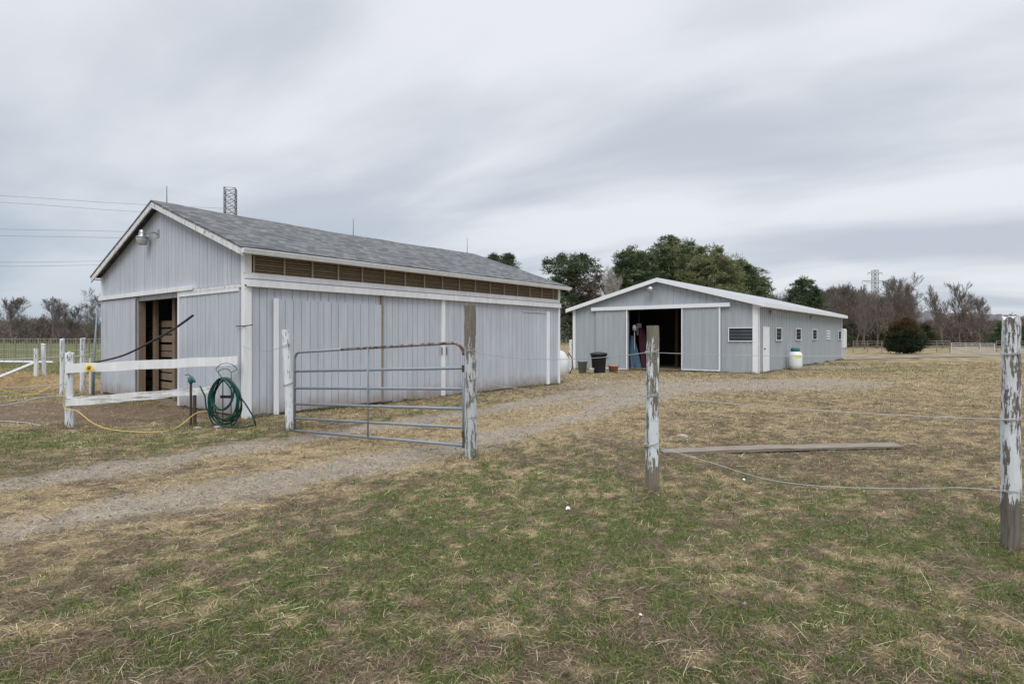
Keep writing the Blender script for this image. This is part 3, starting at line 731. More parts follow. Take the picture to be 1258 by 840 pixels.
mb = MB(); mb.box(a0-.05, a0-.001, -.065, -.0265, .0, zd+.06); mb.box(a1+.001, a1+.05, -.065, -.0265, .0, zd+.06); mb.box(a0, a1, -.065, -.0265, zd+.002, zd+.06); mb.build('door_frame', METT, shed)
# floodlights
def flood(parent, loc, ax):
    x_, y_, z_ = loc
    mb = MB(); mb.box(x_-.05, x_+.05, y_-.03, y_, z_, z_+.1); f_ = mb.build('flood_light', ALU, parent)
    for s_ in (-1, 1):
        h = MB(); Mx = Matrix.Rotation(R(60), 4, 'X')@Matrix.Rotation(R(25*s_), 4, 'Y')
        h.lathe((x_+s_*.10, y_-.10, z_), [(.02, .07), (.05, .04), (.07, -.05), (.075, -.08)], 12, M=Mx); h.build('lamp_head', LAMPG, f_, True)
flood(shed, (su(945), -.045, zat(B2, U, su(945), 383)), 'x'); flood(shed, (su(994.5), -.045, zat(B2, U, su(994.5), 389)), 'x')
a0 = sv(803); zl = zat(B2, V, a0, 355)
mb = MB(); mb.tube([(-.03, a0+.08, zl+.10), (-.2, a0+.08, zl+.14), (-.3, a0, zl+.06)], .02, 8); wl = mb.build('wall_lamp', ALU, shed)
mb = MB(); mb.lathe((-.33, a0, zl-.02), [(.04, .12), (.10, .08), (.17, .0), (.17, -.02)], 18); mb.build('lamp_hood', ALU, wl, True)
mb = MB(); mb.lathe((-.33, a0, zl-.02), [(.15, -.022), (.14, -.08), (.09, -.17)], 18); mb.build('lamp_shade', LAMPG, wl, True)
# inside
mb = MB(); mb.box(.1, L2-.1, .1, W2-.1, -.02, .012); mb.build('barn_floor', CONC, shed)
mb = MB(); mb.box(5.0, 5.08, .1, W2-.1, 0, 3.0); mb.build('shaded_back_partition', DARKIN, shed)  # shade behind the opening is put into this dark colour
mb = MB(); ym = sv(804)
mb.box(2.5, 2.65, ym-.07, ym+.07, .0, 3.3, .4); mb.box(4.0, 4.1, sv(829)-.05, sv(829)+.05, 0, 1.7, .6)
for z_ in (.3, .7, 1.1, 1.5): mb.box(4.11, 4.14, .3, ym-.3, z_, z_+.18, random.random())
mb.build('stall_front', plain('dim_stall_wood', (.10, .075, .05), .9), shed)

# ------------------------------------------------------------------ posts and wires
def post(name, label, base, top, r, m, jag=0., sides=12, group='wooden fence posts by the gate', sq=0., seed=0):
    rd = random.Random(seed); base = Vector(base); top = Vector(top); H = (top-base).length; mb = MB(); vs = []; n = sides; K = 14
    for i in range(K+1):
        t = i/K; c = base.lerp(top, t); c = c+Vector((rd.uniform(-1, 1), rd.uniform(-1, 1), 0))*.003
        if i == 0: c.z -= .25
        rr_ = r*(1.05-.1*t)
        for k_ in range(n):
            a_ = 2*math.pi*k_/n+.3; q = rr_*(1+sq*(1/max(abs(math.cos(a_-.3)), abs(math.sin(a_-.3)))-1))
            q *= 1+.035*math.sin(k_*2.3+seed)+rd.uniform(-.015, .015)
            z_ = rd.uniform(-jag, 0) if i == K else 0
            vs.append(c+Vector((math.cos(a_)*q, math.sin(a_)*q, z_)))
    fs = [(i*n+k_, i*n+(k_+1) % n, (i+1)*n+(k_+1) % n, (i+1)*n+k_) for i in range(K) for k_ in range(n)]
    vs.append(top+Vector((0, 0, -jag*.5))); ci = len(vs)-1
    fs += [(K*n+k_, K*n+(k_+1) % n, ci) for k_ in range(n)]
    mb.add(vs, fs); t_ = thing(name, label, 'fence post', (base.x, base.y, 0), 0, group)
    s_ = MB(); s_.v = [tuple(Vector(p)-Vector((base.x, base.y, 0))) for p in mb.v]; s_.f = mb.f; s_.t = mb.t
    s_.build('post_timber', m, t_)
    return t_
def ring(parent, z, r, m=WIREM, tilt=.02, turns=2, c=(0, 0), label=None):
    mb = MB(); pts = [(c[0]+math.cos(a_)*r, c[1]+math.sin(a_)*r, z+tilt*math.sin(a_+1)+.012*a_/6.28) for a_ in [i*.45 for i in range(int(turns*14)+1)]]
    mb.tube(pts, .0028, 5); return mb.build('wire_wrap', m, parent)
GP = Vector((-.507, 7.24, 0)); GL = Vector((-3.62, 9.48, 0)); MP = Vector((1.373, 5.70, 0)); RP = Vector((3.52, 4.10, 0))
pg = post('fence_post', 'tall round weathered gate post, bare brown at the top and pale below', GP+Vector((.0, 0, 0)), GP+Vector((-.015, 0, 1.90)), .075, P_GATE, .01, seed=1)
for z_ in (1.33, .97, .50): ring(pg, z_, .080)
pl = post('fence_post', 'leaning white painted post at the low left end of the metal gate', GL, GL+Vector((-.085, .02, 1.63)), .062, P_WHITE, .02, seed=2)
ring(pl, .72, .070, IRON, c=(-.03, 0)); ring(pl, 1.36, .066, c=(-.07, 0))
pm = post('fence_post', 'half peeled grey fence post standing before the open doors of the metal barn', MP, MP+Vector((.01, 0, 1.612)), .056, P_MID, .0, 12, sq=.55, seed=3)
for z_ in (1.352, .930, .452): ring(pm, z_, .066, WROPE)
pr = post('fence_post', 'fence post with thick peeling white paint and dark foot at the right edge', RP, RP+Vector((-.0, 0, 1.655)), .051, P_RIGHT, .04, 14, sq=.3, seed=4)
for z_ in (1.385, .925, .425): ring(pr, z_, .058, WROPE)
def wire(name, label, pts, r, m, cat='fence wire', group='wires strung between the fence posts', n=24, raw=False):
    pts = [Vector(p) for p in pts]
    if not raw and len(pts) > 2:      # smooth curve through the points
        P_ = [pts[0]]+pts+[pts[-1]]; out = []
        for i in range(1, len(P_)-2):
            for k_ in range(8):
                t = k_/8; p0, p1, p2, p3 = P_[i-1:i+3]
                out.append(.5*((2*p1)+(-p0+p2)*t+(2*p0-5*p1+4*p2-p3)*t*t+(-p0+3*p1-3*p2+p3)*t**3))
        out.append(pts[-1]); pts = out
    mb = MB(); mb.tube(pts, r, 6); o_ = pts[0].copy()
    o = mb.build(name, m, None, True, origin=(o_.x, o_.y, 0) if o_.z < 3 else tuple(o_)); return put(o, label, cat, group)
def sagw(a_, b_, sag, n=12): return [a_.lerp(b_, i/n)-Vector((0, 0, sag*4*(i/n)*(1-i/n))) for i in range(n+1)]
fr_ = Vector((0, -.07, 0))
BY = Vector((5.6, 2.6, 0))
wire('fence_wire', 'top cord from the post before the metal barn to the peeling post at the right', sagw(MP+fr_+Vector((0, 0, 1.35)), RP+fr_+Vector((0, 0, 1.385)), .025), .0028, WROPE, raw=True)
wire('fence_wire', 'middle cord from the post before the metal barn to the peeling post at the right', sagw(MP+fr_+Vector((0, 0, .93)), RP+fr_+Vector((0, 0, .925)), .03), .0032, WROPE, raw=True)
wire('fence_wire', 'slack lowest cord drooping over the plank to the peeling post at the right', [MP+fr_+Vector((0, 0, .45)), at(870, 567, 5.5), at(940, 588, 5.1), at(1010, 597, 4.85), at(1110, 600, 4.5), at(1180, 599, 4.25), RP+fr_+Vector((0, 0, .425))], .0031, WROPE)
for z_, lb in ((1.385, 'top'), (.925, 'middle'), (.425, 'lowest')):
    wire('fence_wire', lb+' cord running out of the picture to the right of the peeling post', sagw(RP+fr_+Vector((0, 0, z_)), RP+Vector((2.2, -1.5, z_-.03)), .02), .0028, WROPE, raw=True)
wire('fence_wire', 'top wire sagging from the tall gate post to the half peeled post', sagw(GP+fr_+Vector((0, 0, 1.32)), MP+fr_+Vector((0, 0, 1.36)), .085), .0036, WIREM, raw=True)
wire('fence_wire', 'middle wire drooping from the tall gate post to the half peeled post', sagw(GP+fr_+Vector((0, 0, .96)), MP+fr_+Vector((0, 0, .93)), .05), .003, WIREM, raw=True)
wire('fence_wire', 'low thin wire from the tall gate post to the half peeled post', sagw(GP+fr_+Vector((0, 0, .49)), MP+fr_+Vector((0, 0, .45)), .0), .0022, WIREM, raw=True)
wire('fence_wire', 'thin wire from the leaning white post to the corner of the board barn', sagw(GL+Vector((-.07, 0, 1.37)), B1+Vector((.0, -.1, 1.33)), .09), .004, WIREM, raw=True)

# ------------------------------------------------------------------ gate
GA, GB = Vector((-3.459, 9.25, 0)), Vector((-.60, 7.25, 0))
gate = thing('farm_gate', 'tubular steel farm gate with rusty top rail hanging between two posts', 'gate', GA, 0)
def gpt(t, z): p = (GB-GA)*t; return Vector((p.x, p.y, z))
lz = [1.262, .956, .688, .437, .208, .012]; rz_ = [1.432, 1.114, .855, .606, .373, .149]
def arc(tc_, zc_, rt, r_z, a0, a1, n=8): return [gpt(tc_+rt*math.cos(a_), zc_+r_z*math.sin(a_)) for a_ in [a0+(a1-a0)*i/n for i in range(n+1)]]
mb = MB(); mb.tube([gpt(0, lz[5])]+[gpt(0, lz[0]-.13)]+[gpt(.035*(1-math.cos(a_)), lz[0]-.13+.13*math.sin(a_)) for a_ in [R(x_) for x_ in (20, 40, 60, 80)]]+[gpt(.04, lz[0]), gpt(.33, lz[0]+.33*.17)], .021, 10)
mb.build('left_frame', GALV, gate, True).name = 'gate_frame'
mb = MB(); mb.tube([gpt(.33, lz[0]+.33*.17), gpt(.95, rz_[0]-.006)]+[gpt(.95+.05*math.sin(a_), rz_[0]-.16+.155*math.cos(a_)) for a_ in [R(x_) for x_ in (15, 35, 55, 75, 90)]], .0212, 10)
mb.build('top_rail', RUST, gate, True)['label'] = 'rusty red brown top rail'
mb = MB(); mb.tube([gpt(1, rz_[0]-.16), gpt(1, rz_[5]-.03)], .021, 10); mb.build('gate_frame', GALV, gate, True)
for i in range(1, 6):
    mb = MB(); mb.tube([gpt(0.003, lz[i]), gpt(.997, rz_[i])], .0195, 10); mb.build('gate_rail', GALV, gate, True)
tm_ = .49
mb = MB(); zc0 = lz[0]*(1-.41)+rz_[0]*.41; 
tm_ = wt(GA, (GB-GA), 452.5)
mb.tube([gpt(tm_, lz[0]*(1-tm_)+rz_[0]*tm_)-Vector((.0, .022, 0)), gpt(tm_, lz[5]*(1-tm_)+rz_[5]*tm_)-Vector((0, .022, 0))], .011, 8); mb.build('gate_upright', GALV, gate, True)
for z_ in (1.11, .29):
    mb = MB(); mb.tube([gpt(1, z_), gpt(1.0, z_)+Vector((.06, -.0, 0))], .014, 8); mb.lathe(gpt(1, z_-.04), [(.027, 0), (.027, .08)], 10); mb.build('hinge', IRON, gate)
# ------------------------------------------------------------------ white rail fence
LP = Vector((-7.35, 9.65, 0)); BC = Vector((-4.97, 10.60, 0))
rf = thing('rail_fence', 'peeling white two rail fence from jagged post to the corner of the board barn', 'fence', LP)
pj = MB(); vs = []; n = 10; rd = random.Random(5)
for i in range(9):
    for k_ in range(n):
        a_ = 2*math.pi*k_/n+.4; q = .064*(1+.3*(1/max(abs(math.cos(a_-.4)), abs(math.sin(a_-.4)))-1))
        vs.append((math.cos(a_)*q+.004*math.sin(i), math.sin(a_)*q, -.2+i*(1.43/8)+(rd.uniform(-.09, .04) if i == 8 else 0)))
pj.add(vs, [(i*n+k_, i*n+(k_+1) % n, (i+1)*n+(k_+1) % n, (i+1)*n+k_) for i in range(8) for k_ in range(n)])
pj.add(vs[-n:]+[(0, 0, 1.14)], [(k_, (k_+1) % n, n) for k_ in range(n)]); pj.build('post', P_WHITE, rf)
def rail(A, B, za0, za1, zb0, zb1, m, name='rail'):
    d = (B-A).normalized(); nn = Vector((-d.y, d.x, 0))*.02; mb = MB(); K = 10; vs = []
    for i in range(K+1):
        t = i/K; p = A.lerp(B, t)-LP; j = .006*math.sin(i*1.9)
        lo = za0+(zb0-za0)*t+j; hi = za1+(zb1-za1)*t+j+random.uniform(-.006, .004)
        vs += [p-nn+Vector((0, 0, lo)), p+nn+Vector((0, 0, lo)), p+nn+Vector((0, 0, hi)), p-nn+Vector((0, 0, hi))]
    fs = [(0, 3, 2, 1), (K*4, K*4+1, K*4+2, K*4+3)]+[(i*4+k_, i*4+(k_+1) % 4, (i+1)*4+(k_+1) % 4, (i+1)*4+k_) for i in range(K) for k_ in range(4)]
    mb.add(vs, fs); return mb.build(name, m, rf)
off = Vector((.0, -.075, 0))
rail(LP+off+Vector((-.0, 0, 0)), BC+off, .905, 1.055, 1.00, 1.16, TRIM)
rail(LP+off, BC+off-Vector((.42, .14, 0)), .35, .50, .49, .61, RAILPAINT)
# flower on the rail
fl = thing('toy_flower', 'yellow plastic flower fixed on the white top rail', 'flower', at(110, 452, 9.64))
mb = MB()
for k_ in range(12):
    a_ = k_*math.pi/6; d = Vector((math.cos(a_), -.12, math.sin(a_))); s_ = Vector((-math.sin(a_), 0, math.cos(a_)))
    mb.add([d*.018-s_*.010, d*.045-s_*.017, d*.075, d*.045+s_*.017, d*.018+s_*.010, d*.04+Vector((0, -.015, 0))], [(0, 1, 5), (1, 2, 5), (2, 3, 5), (3, 4, 5), (4, 0, 5), (4, 3, 2, 1, 0)])
mb.build('petals', YELLOW, fl)
mb = MB(); mb.lathe((0, -.012, 0), [(.028, 0), (.025, .012), (.012, .02)], 12, M=Matrix.Rotation(R(90), 4, 'X')); mb.build('flower_centre', BROWNC, fl)
# cords to the left
wire('white_rope', 'upper slack white cord running left from the jagged post', [LP+Vector((0, -.07, .73)), at(50, 474, 9.2), at(0, 476.5, 8.6), at(-60, 474, 8)], .008, WROPE, 'cord', 'cords running off to the left')
wire('white_rope', 'lower slack white cord running left from the jagged post', [LP+Vector((0, -.07, .52)), at(55, 487.5, 9.3), at(25, 494, 8.9), at(0, 498, 8.6), at(-60, 500, 8)], .008, WROPE, 'cord', 'cords running off to the left')
wire('white_rope', 'white cord lying on the dirt at the left edge', [gp(-40, 517, .02), gp(0, 517, .02), gp(30, 519, .02), gp(50, 523, .02)], .009, WROPE, 'cord', 'cords running off to the left')
wire('yellow_rope', 'yellow rope looping beneath the upper white cord at the left', [at(-10, 476, 8.6), at(12, 481, 8.8), at(30, 484.5, 9), at(48, 482, 9.2), at(62, 475, 9.4)], .007, YROPE, 'rope', 'yellow ropes')
wire('yellow_rope', 'yellow rope trailing from the jagged post over the ground to the hose', [LP+Vector((-.02, -.08, .66)), LP+Vector((-.01, -.1, .35)), at(95, 505, 9.4), at(115, 520, 9.3), gp(140, 528, .03), gp(185, 530.5, .02), gp(215, 526, .02), at(240, 508, 9.7), at(255, 505, 9.8)], .007, YROPE, 'rope', 'yellow ropes')
# ------------------------------------------------------------------ hydrant and hose
hb = gp(234.5, 523)
hy = thing('yard_hydrant', 'rusty yard hydrant pipe with teal head beside the coiled hose', 'hydrant', hb)
mb = MB(); mb.tube([(0, 0, -.1), (0, 0, .74)], .02, 8); mb.build('standpipe', IRON, hy)
mb = MB(); mb.box(.045, .085, -.02, .02, -.1, .52, .4); mb.build('wooden_stake', IRON, hy)
mb = MB(); mb.lathe((0, 0, .72), [(.03, 0), (.045, .03), (.045, .09), (.02, .12)], 12); mb.tube([(0, 0, .80), (.06, -.03, .79), (.09, -.04, .74)], .018, 8); mb.build('hydrant_head', TEALC, hy, True)
mb = MB(); mb.tube([(0, 0, .84), (-.04, 0, .87), (-.09, -.02, .86)], .010, 6); mb.build('handle', TEALC, hy)
hc = gp(276, 524)
hr = thing('hose_hanger', 'bent wire hose hanger on stakes at the barn corner', 'hanger', hc+Vector((0, .08, 0)))
mb = MB()
for s_ in (-1, 1): mb.tube([(s_*.07, 0, -.1), (s_*.07, 0, .82)], .008, 6)
for k_, (rx, rzv, zc) in enumerate(((.19, .16, .90), (.12, .10, .87))):
    mb.tube([(rx*math.cos(a_), -.02-.06*k_, zc+rzv*math.sin(a_)) for a_ in [R(x_) for x_ in range(20, 161, 14)]], .006, 6)
for s_ in (-1, 1): mb.tube([(s_*.18, -.02, .955), (s_*.11, -.08, .905), (s_*.07, -.0, .80)], .006, 6)
mb.build('hanger_frame', IRON, hr)
mb = MB(); mb.box(-.10, .10, -.03, -.02, .47, .52); mb.build('hanger_plate', BLACK, hr)
mb = MB(); rd = random.Random(3)
for i in range(9):
    w_ = rd.uniform(.23, .33); h_ = rd.uniform(.34, .43); cx = rd.uniform(-.03, .05); yy = -.03-.022*i; zc = .82-h_
    if i > 6: w_, h_ = .20, .26; zc = .82-h_
    pts = []
    for k_ in range(33):
        a_ = k_/32*2*math.pi+math.pi/2; e = 1.0 if math.sin(a_) > 0 else 1.0
        pts.append((cx+w_*math.cos(a_)*(1-.25*max(0, math.sin(a_))**2)*(.85+.15*max(0, -math.sin(a_)))+.01*math.sin(3*a_+i), yy+.02*math.sin(a_*2+i), zc+h_*math.sin(a_)))
    mb.tube(pts, .013, 7, rd.random(), caps=False)
mb.tube([(.15, -.05, .70), (.25, -.1, .55), (.40, -.13, .36), (.52, -.15, .18), (.57, -.17, .03)], .013, 7, .4)
mb.tube([(-.1, -.12, .04), (.05, -.2, .02), (.2, -.25, .02), (.42, -.22, .02), (.5, -.1, .03)], .014, 7, .1)
mb.tube([(-.22, -.02, .16), (-.34, 0, .3), (-.36, 0, .5), (-.42, -.05, .68)], .013, 7, .5)
ho = mb.build('garden_hose', HOSE, None, True); ho.location = hc+Vector((0, .06, 0)); put(ho, 'coil of dark green garden hose hung beside the barn corner', 'hose')

# ------------------------------------------------------------------ black pipe, far left posts
wire('black_pipe', 'long curved black pipe reaching up past the barn doorway', [at(112, 446, 14.2), at(150, 437, 13.4), at(185, 420, 12.4), at(215, 403, 11.6), at(237, 387.5, 11.0)], .022, BLACK, 'pipe', None)
def spost(label, px_, top, base, wpx, m=P_WHITE, lean=0, jag=.05, group='white posts of the paddock at the left', name='paddock_post', seed=0):
    b = gp(px_, base); h = (base-top)*b.y/F
    o = post(name, label, b, b+Vector((lean*b.y/F, 0, h)), wpx*b.y/F/2, m, jag, 8, group, seed=seed); return o
spost('short white paddock post, leftmost of a close pair by the straw', 44.5, 427, 475, 5, seed=11)
spost('taller white paddock post, right one of a close pair by the straw', 55, 421.5, 474, 4.5, lean=-2, seed=12)
spost('pointed white paddock post just behind the jagged fence post', 76.5, 413, 486, 5.5, seed=13, jag=.12)
spost('thick white paddock post with knobs beside the leaning dark pole', 101.5, 414.5, 481, 6, seed=14)
b = gp(104, 486); lp = MB(); lp.tube([b+Vector((0, .3, 0)), b+Vector((.02, .3, .9)), b+Vector((.12, .3, 2.35))], [.035, .028, .018], 8)
put(lp.build('leaning_pole', GALV, None, True, origin=(b.x, b.y+.3, 0)), 'tall thin leaning grey pole beside the thick knobbed paddock post', 'pole')
br = MB(); A_, B_ = at(-30, 475, 15.5), at(41, 446, 17.0); br.tube([A_, B_], .045, 4); put(br.build('brace_board', FARWHITE, None, origin=(A_.x, A_.y, 0)), 'white diagonal brace board leaning on the short paddock post', 'board')
wire('white_rope', 'white cord strung along the tops of the paddock posts', [at(-30, 441, 16.5), at(0, 441.3, 16.8), at(45, 439.5, 17.1), at(78, 438, 15.6), at(100, 437, 15.6), at(126, 430, 15.4)], .012, WROPE, 'cord', None)
sg = thing('pipe_gate', 'small grey pipe gate beside the left corner of the board barn', 'gate', gp(111, 484))
mb = MB(); d = gp(127.5, 480.5)-gp(111, 484)
for z_ in (.06, .24, .42, .60, .78): mb.tube([(0, 0, z_), (d.x, d.y, z_)], .018, 6)
mb.build('gate_rail', FARWHITE, sg); mb = MB(); mb.tube([(0, 0, 0), (0, 0, .95)], .03, 6); mb.build('gate_stile', FARWHITE, sg)
# straw heap
def heap(name, label, cx, cy, rx, ry, h, n, m=BLADE, colr=((.50, .37, .20), (.36, .26, .14)), rz=0, seed=0, cat='straw heap', ln=(.05, .2), wd=.006):
    rg = np.random.default_rng(seed); nu, nv = 40, 16; a_ = np.linspace(0, 2*math.pi, nu, endpoint=False); r_ = np.linspace(0, 1, nv)
    A2, R2 = np.meshgrid(a_, r_); X = np.cos(A2)*R2*rx*(1+.2*np.sin(3*A2+seed)); Y_ = np.sin(A2)*R2*ry; ca, sa = math.cos(rz), math.sin(rz)
    X, Y_ = X*ca-Y_*sa+cx, X*sa+Y_*ca+cy
    Hh = lambda R_, x_, y_: h*(1-R_**2)*(.55+.9*fbm(x_*1.6, y_*1.6, seed+3))-.02
    Z = Hh(R2, X, Y_)
    V_ = np.stack([X, Y_, Z], -1).reshape(-1, 3); id_ = np.arange(nu*nv).reshape(nv, nu)
    F_ = np.stack([id_[:-1], np.roll(id_[:-1], -1, 1), np.roll(id_[1:], -1, 1), id_[1:]], -1).reshape(-1, 4)
    c_ = np.tile(np.array([colr[1]]), (len(V_), 1))
    rr2 = np.sqrt(rg.random(n)); aa = rg.random(n)*6.283; xx_ = np.cos(aa)*rr2*rx*(1+.2*np.sin(3*aa+seed)); yy_ = np.sin(aa)*rr2*ry
    xx_, yy_ = xx_*ca-yy_*sa+cx, xx_*sa+yy_*ca+cy; zz_ = Hh(rr2, xx_, yy_)
    cc = np.array([colr[0]])*rg.uniform(.55, 1.2, (n, 1))
    v2_, f2_, c2_ = strips(xx_, yy_, zz_, rg.random(n)*6.283, rg.normal(.1, .3, n), rg.uniform(*ln, n), np.full(n, wd), cc)
    V2 = np.concatenate([V_, v2_]); F2 = np.concatenate([F_, f2_+len(V_)]); V2[:, 0] -= cx; V2[:, 1] -= cy
    o = npmesh(name, V2, F2, m, np.concatenate([c_, c2_])); o.location = (cx, cy, 0); return put(o, label, cat)
heap('straw_heap', 'long low heap of tan straw beyond the paddock posts at the left', -15.3, 17.6, 4.2, 1.5, .42, 9000, seed=2)
heap('dry_tuft', 'small reddish tuft of dead grass in the green foreground', gp(511, 741).x, gp(511, 741).y, .075, .05, .035, 500, colr=((.36, .26, .18), (.24, .17, .12)), seed=4, cat='grass tuft', ln=(.02, .07), wd=.0012)
# far fence on the left
lf = thing('wire_fence', 'grey wire mesh fence on thin posts across the far left field', 'fence', gp(-60, 444))
o_ = Vector(lf.location); A_ = gp(-60, 444); B_ = gp(126, 449)
for i in range(14):
    p = A_.lerp(B_, i/13)-o_; mb = MB(); mb.tube([p+Vector((0, 0, -.1)), p+Vector((0, 0, 1.45))], .03, 6); mb.build('fence_stake', WOOD, lf)
mb = MB()
for z_ in (.2, .5, .8, 1.1, 1.4): mb.tube([A_-o_+Vector((0, 0, z_)), B_-o_+Vector((0, 0, z_))], .010, 4)
for i in range(60):
    p = A_.lerp(B_, i/59)-o_; mb.tube([p+Vector((0, 0, .2)), p+Vector((0, 0, 1.4))], .007, 3)
mb.build('wire_mesh', WIREM, lf)
bl = MB(); A_ = gp(-40, 449); B_ = gp(66, 450.5); p = A_.copy(); d = B_-A_
for i in range(9):
    a0 = A_+d*(i/9); a1 = A_+d*((i+.93)/9); bl.tube([a0+Vector((0, 0, .22)), a1+Vector((0, 0, .22))], .07, 4, random.random())
put(bl.build('low_rail', FARWHITE, None, origin=(A_.x, A_.y, 0)), 'low broken white rail lying along the far left wire fence', 'rail')

# ------------------------------------------------------------------ tanks, bins and things by the barns
Pt = B1+U*(L1+.78)+V*.55
tk = thing('propane_tank', 'large white horizontal tank behind the far end of the board barn', 'tank', (Pt.x, Pt.y, 0), ANG)
mb = MB(); Mx = Matrix.Rotation(R(-90), 4, 'X')
prof = [(.02, -.0), (.2, .02), (.35, .08), (.45, .18), (.5, .32)]+[(.5, 2.4), (.42, 2.6), (.2, 2.75), (.02, 2.8)]
mb.lathe((0, -.32, .58), prof, 28, M=Mx); mb.build('tank_body', TANKW, tk, True)
mb = MB(); mb.tube([(.18, -.30, .98), (.22, -.42, .8), (.22, -.46, .5), (.05, -.44, .28)], .018, 6); mb.build('hose', BLACK, tk, True)
mb = MB(); mb.box(-.3, .3, .2, .35, 0, .14); mb.box(-.3, .3, 1.5, 1.65, 0, .14); mb.build('saddle', IRON, tk)
pc = gp(965.5, 455.5); pc = Vector((pc.x, pc.y, 0)); 
pcl = wt(B2, U, 966); pc = B2+U*(pcl-.25)-V*.45
cy = thing('gas_cylinder', 'white upright gas cylinder with teal cap and yellow sticker at the metal barn side', 'gas cylinder', pc)
mb = MB(); mb.lathe((0, 0, 0), [(.22, .0), (.24, .05), (.28, .10), (.30, .2), (.30, .66), (.27, .77), (.17, .83), (.10, .85)], 24); mb.build('cylinder_body', TANKW, cy, True)
mb = MB(); mb.lathe((0, 0, .84), [(.19, .0), (.20, .03), (.20, .12), (.17, .15), (.05, .16)], 20); mb.build('cylinder_cap', TEALC, cy, True)
mb = MB()
for i in range(5):
    a_ = R(-115+i*12); b_ = R(-115+(i+1)*12); r_ = .303
    mb.add([(r_*math.cos(a_), r_*math.sin(a_), .52), (r_*math.cos(b_), r_*math.sin(b_), .52), (r_*math.cos(b_), r_*math.sin(b_), .63), (r_*math.cos(a_), r_*math.sin(a_), .63)], [(0, 1, 2, 3)])
mb.build('sticker', LABELY, cy)
# white tank on legs at the far end
pw = B2+U*(L2+1.0)-V*(-.35)
wk = thing('storage_tank', 'boxy white tank on legs at the far end of the metal barn', 'tank', (pw.x, pw.y, 0), ANG)
mb = MB(); mb.box(-.45, .45, -.45, 1.0, .75, 2.05); mb.build('tank_body', TANKW, wk, bevel=.06)
for x_, y_ in ((-.35, -.38), (.35, -.38), (-.35, .9), (.35, .9)):
    mb = MB(); mb.box(x_-.04, x_+.04, y_-.04, y_+.04, 0, .76); mb.build('leg', FARWHITE, wk)
mb = MB(); mb.box(-.4, .4, -.4, .9, 2.055, 2.09); mb.build('tank_lid', RUST, wk)
# trash bin, pot, cans
pb = gp(735.5, 455.5); pb = Vector((pb.x, pb.y, -.06))
bn = thing('trash_bin', 'black lidded trash bin beside the left sliding door of the metal barn', 'trash bin', pb)
mb = MB(); mb.lathe((0, 0, 0), [(.27, 0), (.29, .05), (.34, .72), (.36, .73), (.36, .77)], 24); mb.build('bin_body', BLACK, bn, True)
mb = MB(); mb.lathe((0, 0, .771), [(.39, 0), (.39, .05), (.34, .09), (.1, .13)], 24); mb.build('lid', BLACK, bn, True)
for s_ in (-1, 1): mb = MB(); mb.tube([(s_*.35, -.06, .62), (s_*.42, -.05, .62), (s_*.42, .05, .62), (s_*.35, .06, .62)], .015, 6); mb.build('handle', BLACK, bn)
pp = gp(753.5, 455); pt = thing('terracotta_planter', 'terracotta coloured tub on the ground right of the black bin', 'planter', (pp.x, pp.y, -.05))
mb = MB(); mb.lathe((0, 0, 0), [(.19, 0), (.22, .22), (.245, .22), (.245, .29), (.215, .29), (.20, .22), (.05, .20)], 20); mb.build('pot', TERRA, pt, True)
pp = gp(715.5, 455.5); pt = thing('feed_bucket', 'dull grey metal bucket left of the black bin', 'bucket', (pp.x, pp.y, -.09))
mb = MB(); mb.lathe((0, 0, 0), [(.16, 0), (.22, .5), (.235, .5), (.235, .53), (.2, .52), (.16, .1), (.02, .1)], 18); mb.build('bucket_body', GALV, pt, True)
mb = MB(); mb.tube([(.22*math.cos(a_), 0, .5-.2*math.sin(a_)*.6) for a_ in [R(x_) for x_ in range(0, 181, 20)]], .01, 5); mb.build('handle', IRON, pt)
pp = gp(723, 456); pt = MB(); pt.lathe((0, 0, 0), [(.10, 0), (.12, .2), (.13, .21), (.11, .21), (.1, .05)], 12); o = pt.build('small_bucket', TANKW, None, True); o.location = (pp.x+.1, pp.y-.2, -.07); put(o, 'small pale bucket between the grey bucket and the black bin', 'bucket')
# cloths on a rack inside the doorway
def drape(name, label, m, base, w_, h_, dep, seed, lean=0.):
    rd = random.Random(seed); nx, nz = 14, 16; V_ = []; 
    for side in (0, 1):
        for j in range(nz+1):
            for i in range(nx+1):
                u_ = i/nx-.5; v_ = j/nz
                wid = w_*(1-.75*v_**1.6); x_ = u_*wid+lean*v_
                y_ = -.06*math.sin(u_*22+seed)-.05*math.sin(u_*9+v_*3)-dep*(1-v_)*.6+(.03 if side else 0)
                V_.append((x_, y_, h_*v_))
    k_ = (nx+1)*(nz+1); F_ = []
    for j in range(nz):
        for i in range(nx):
            a0 = j*(nx+1)+i; F_.append((a0, a0+1, a0+nx+2, a0+nx+1)); F_.append((a0+k_+nx+1, a0+k_+nx+2, a0+k_+1, a0+k_))
    mb = MB(); mb.add(V_, F_); o = mb.build(name, m, None, True); o.location = base; return put(o, label, 'cloth')
ib = B2+V*(sv(777.5))+U*.25
drape('blanket', 'blue cloth heaped at the left edge of the metal barn doorway', BLUEC, ib+U*.3+V*.15+Vector((0, 0, -.03)), .55, 1.6, .4, 1, -.15)
drape('blanket', 'maroon cloth hanging just right of the blue cloth inside the metal barn', MAROON, ib+U*.8-V*.35+Vector((0, 0, 0)), .75, 1.95, .3, 2, -.42)
kn = MB(); kn.lathe((0, 0, 0), [(.02, 0), (.09, .05), (.1, .2), (.05, .3)], 10); kn.tube([(0, 0, -1.75), (0, 0, .05)], .02, 6); o = kn.build('rolled_cloth', PALEC, None, True); o.location = ib+U*.2+Vector((-.13, 0, 1.78)); put(o, 'pale rolled cloth on a rod above the blue cloth in the metal barn', 'cloth')
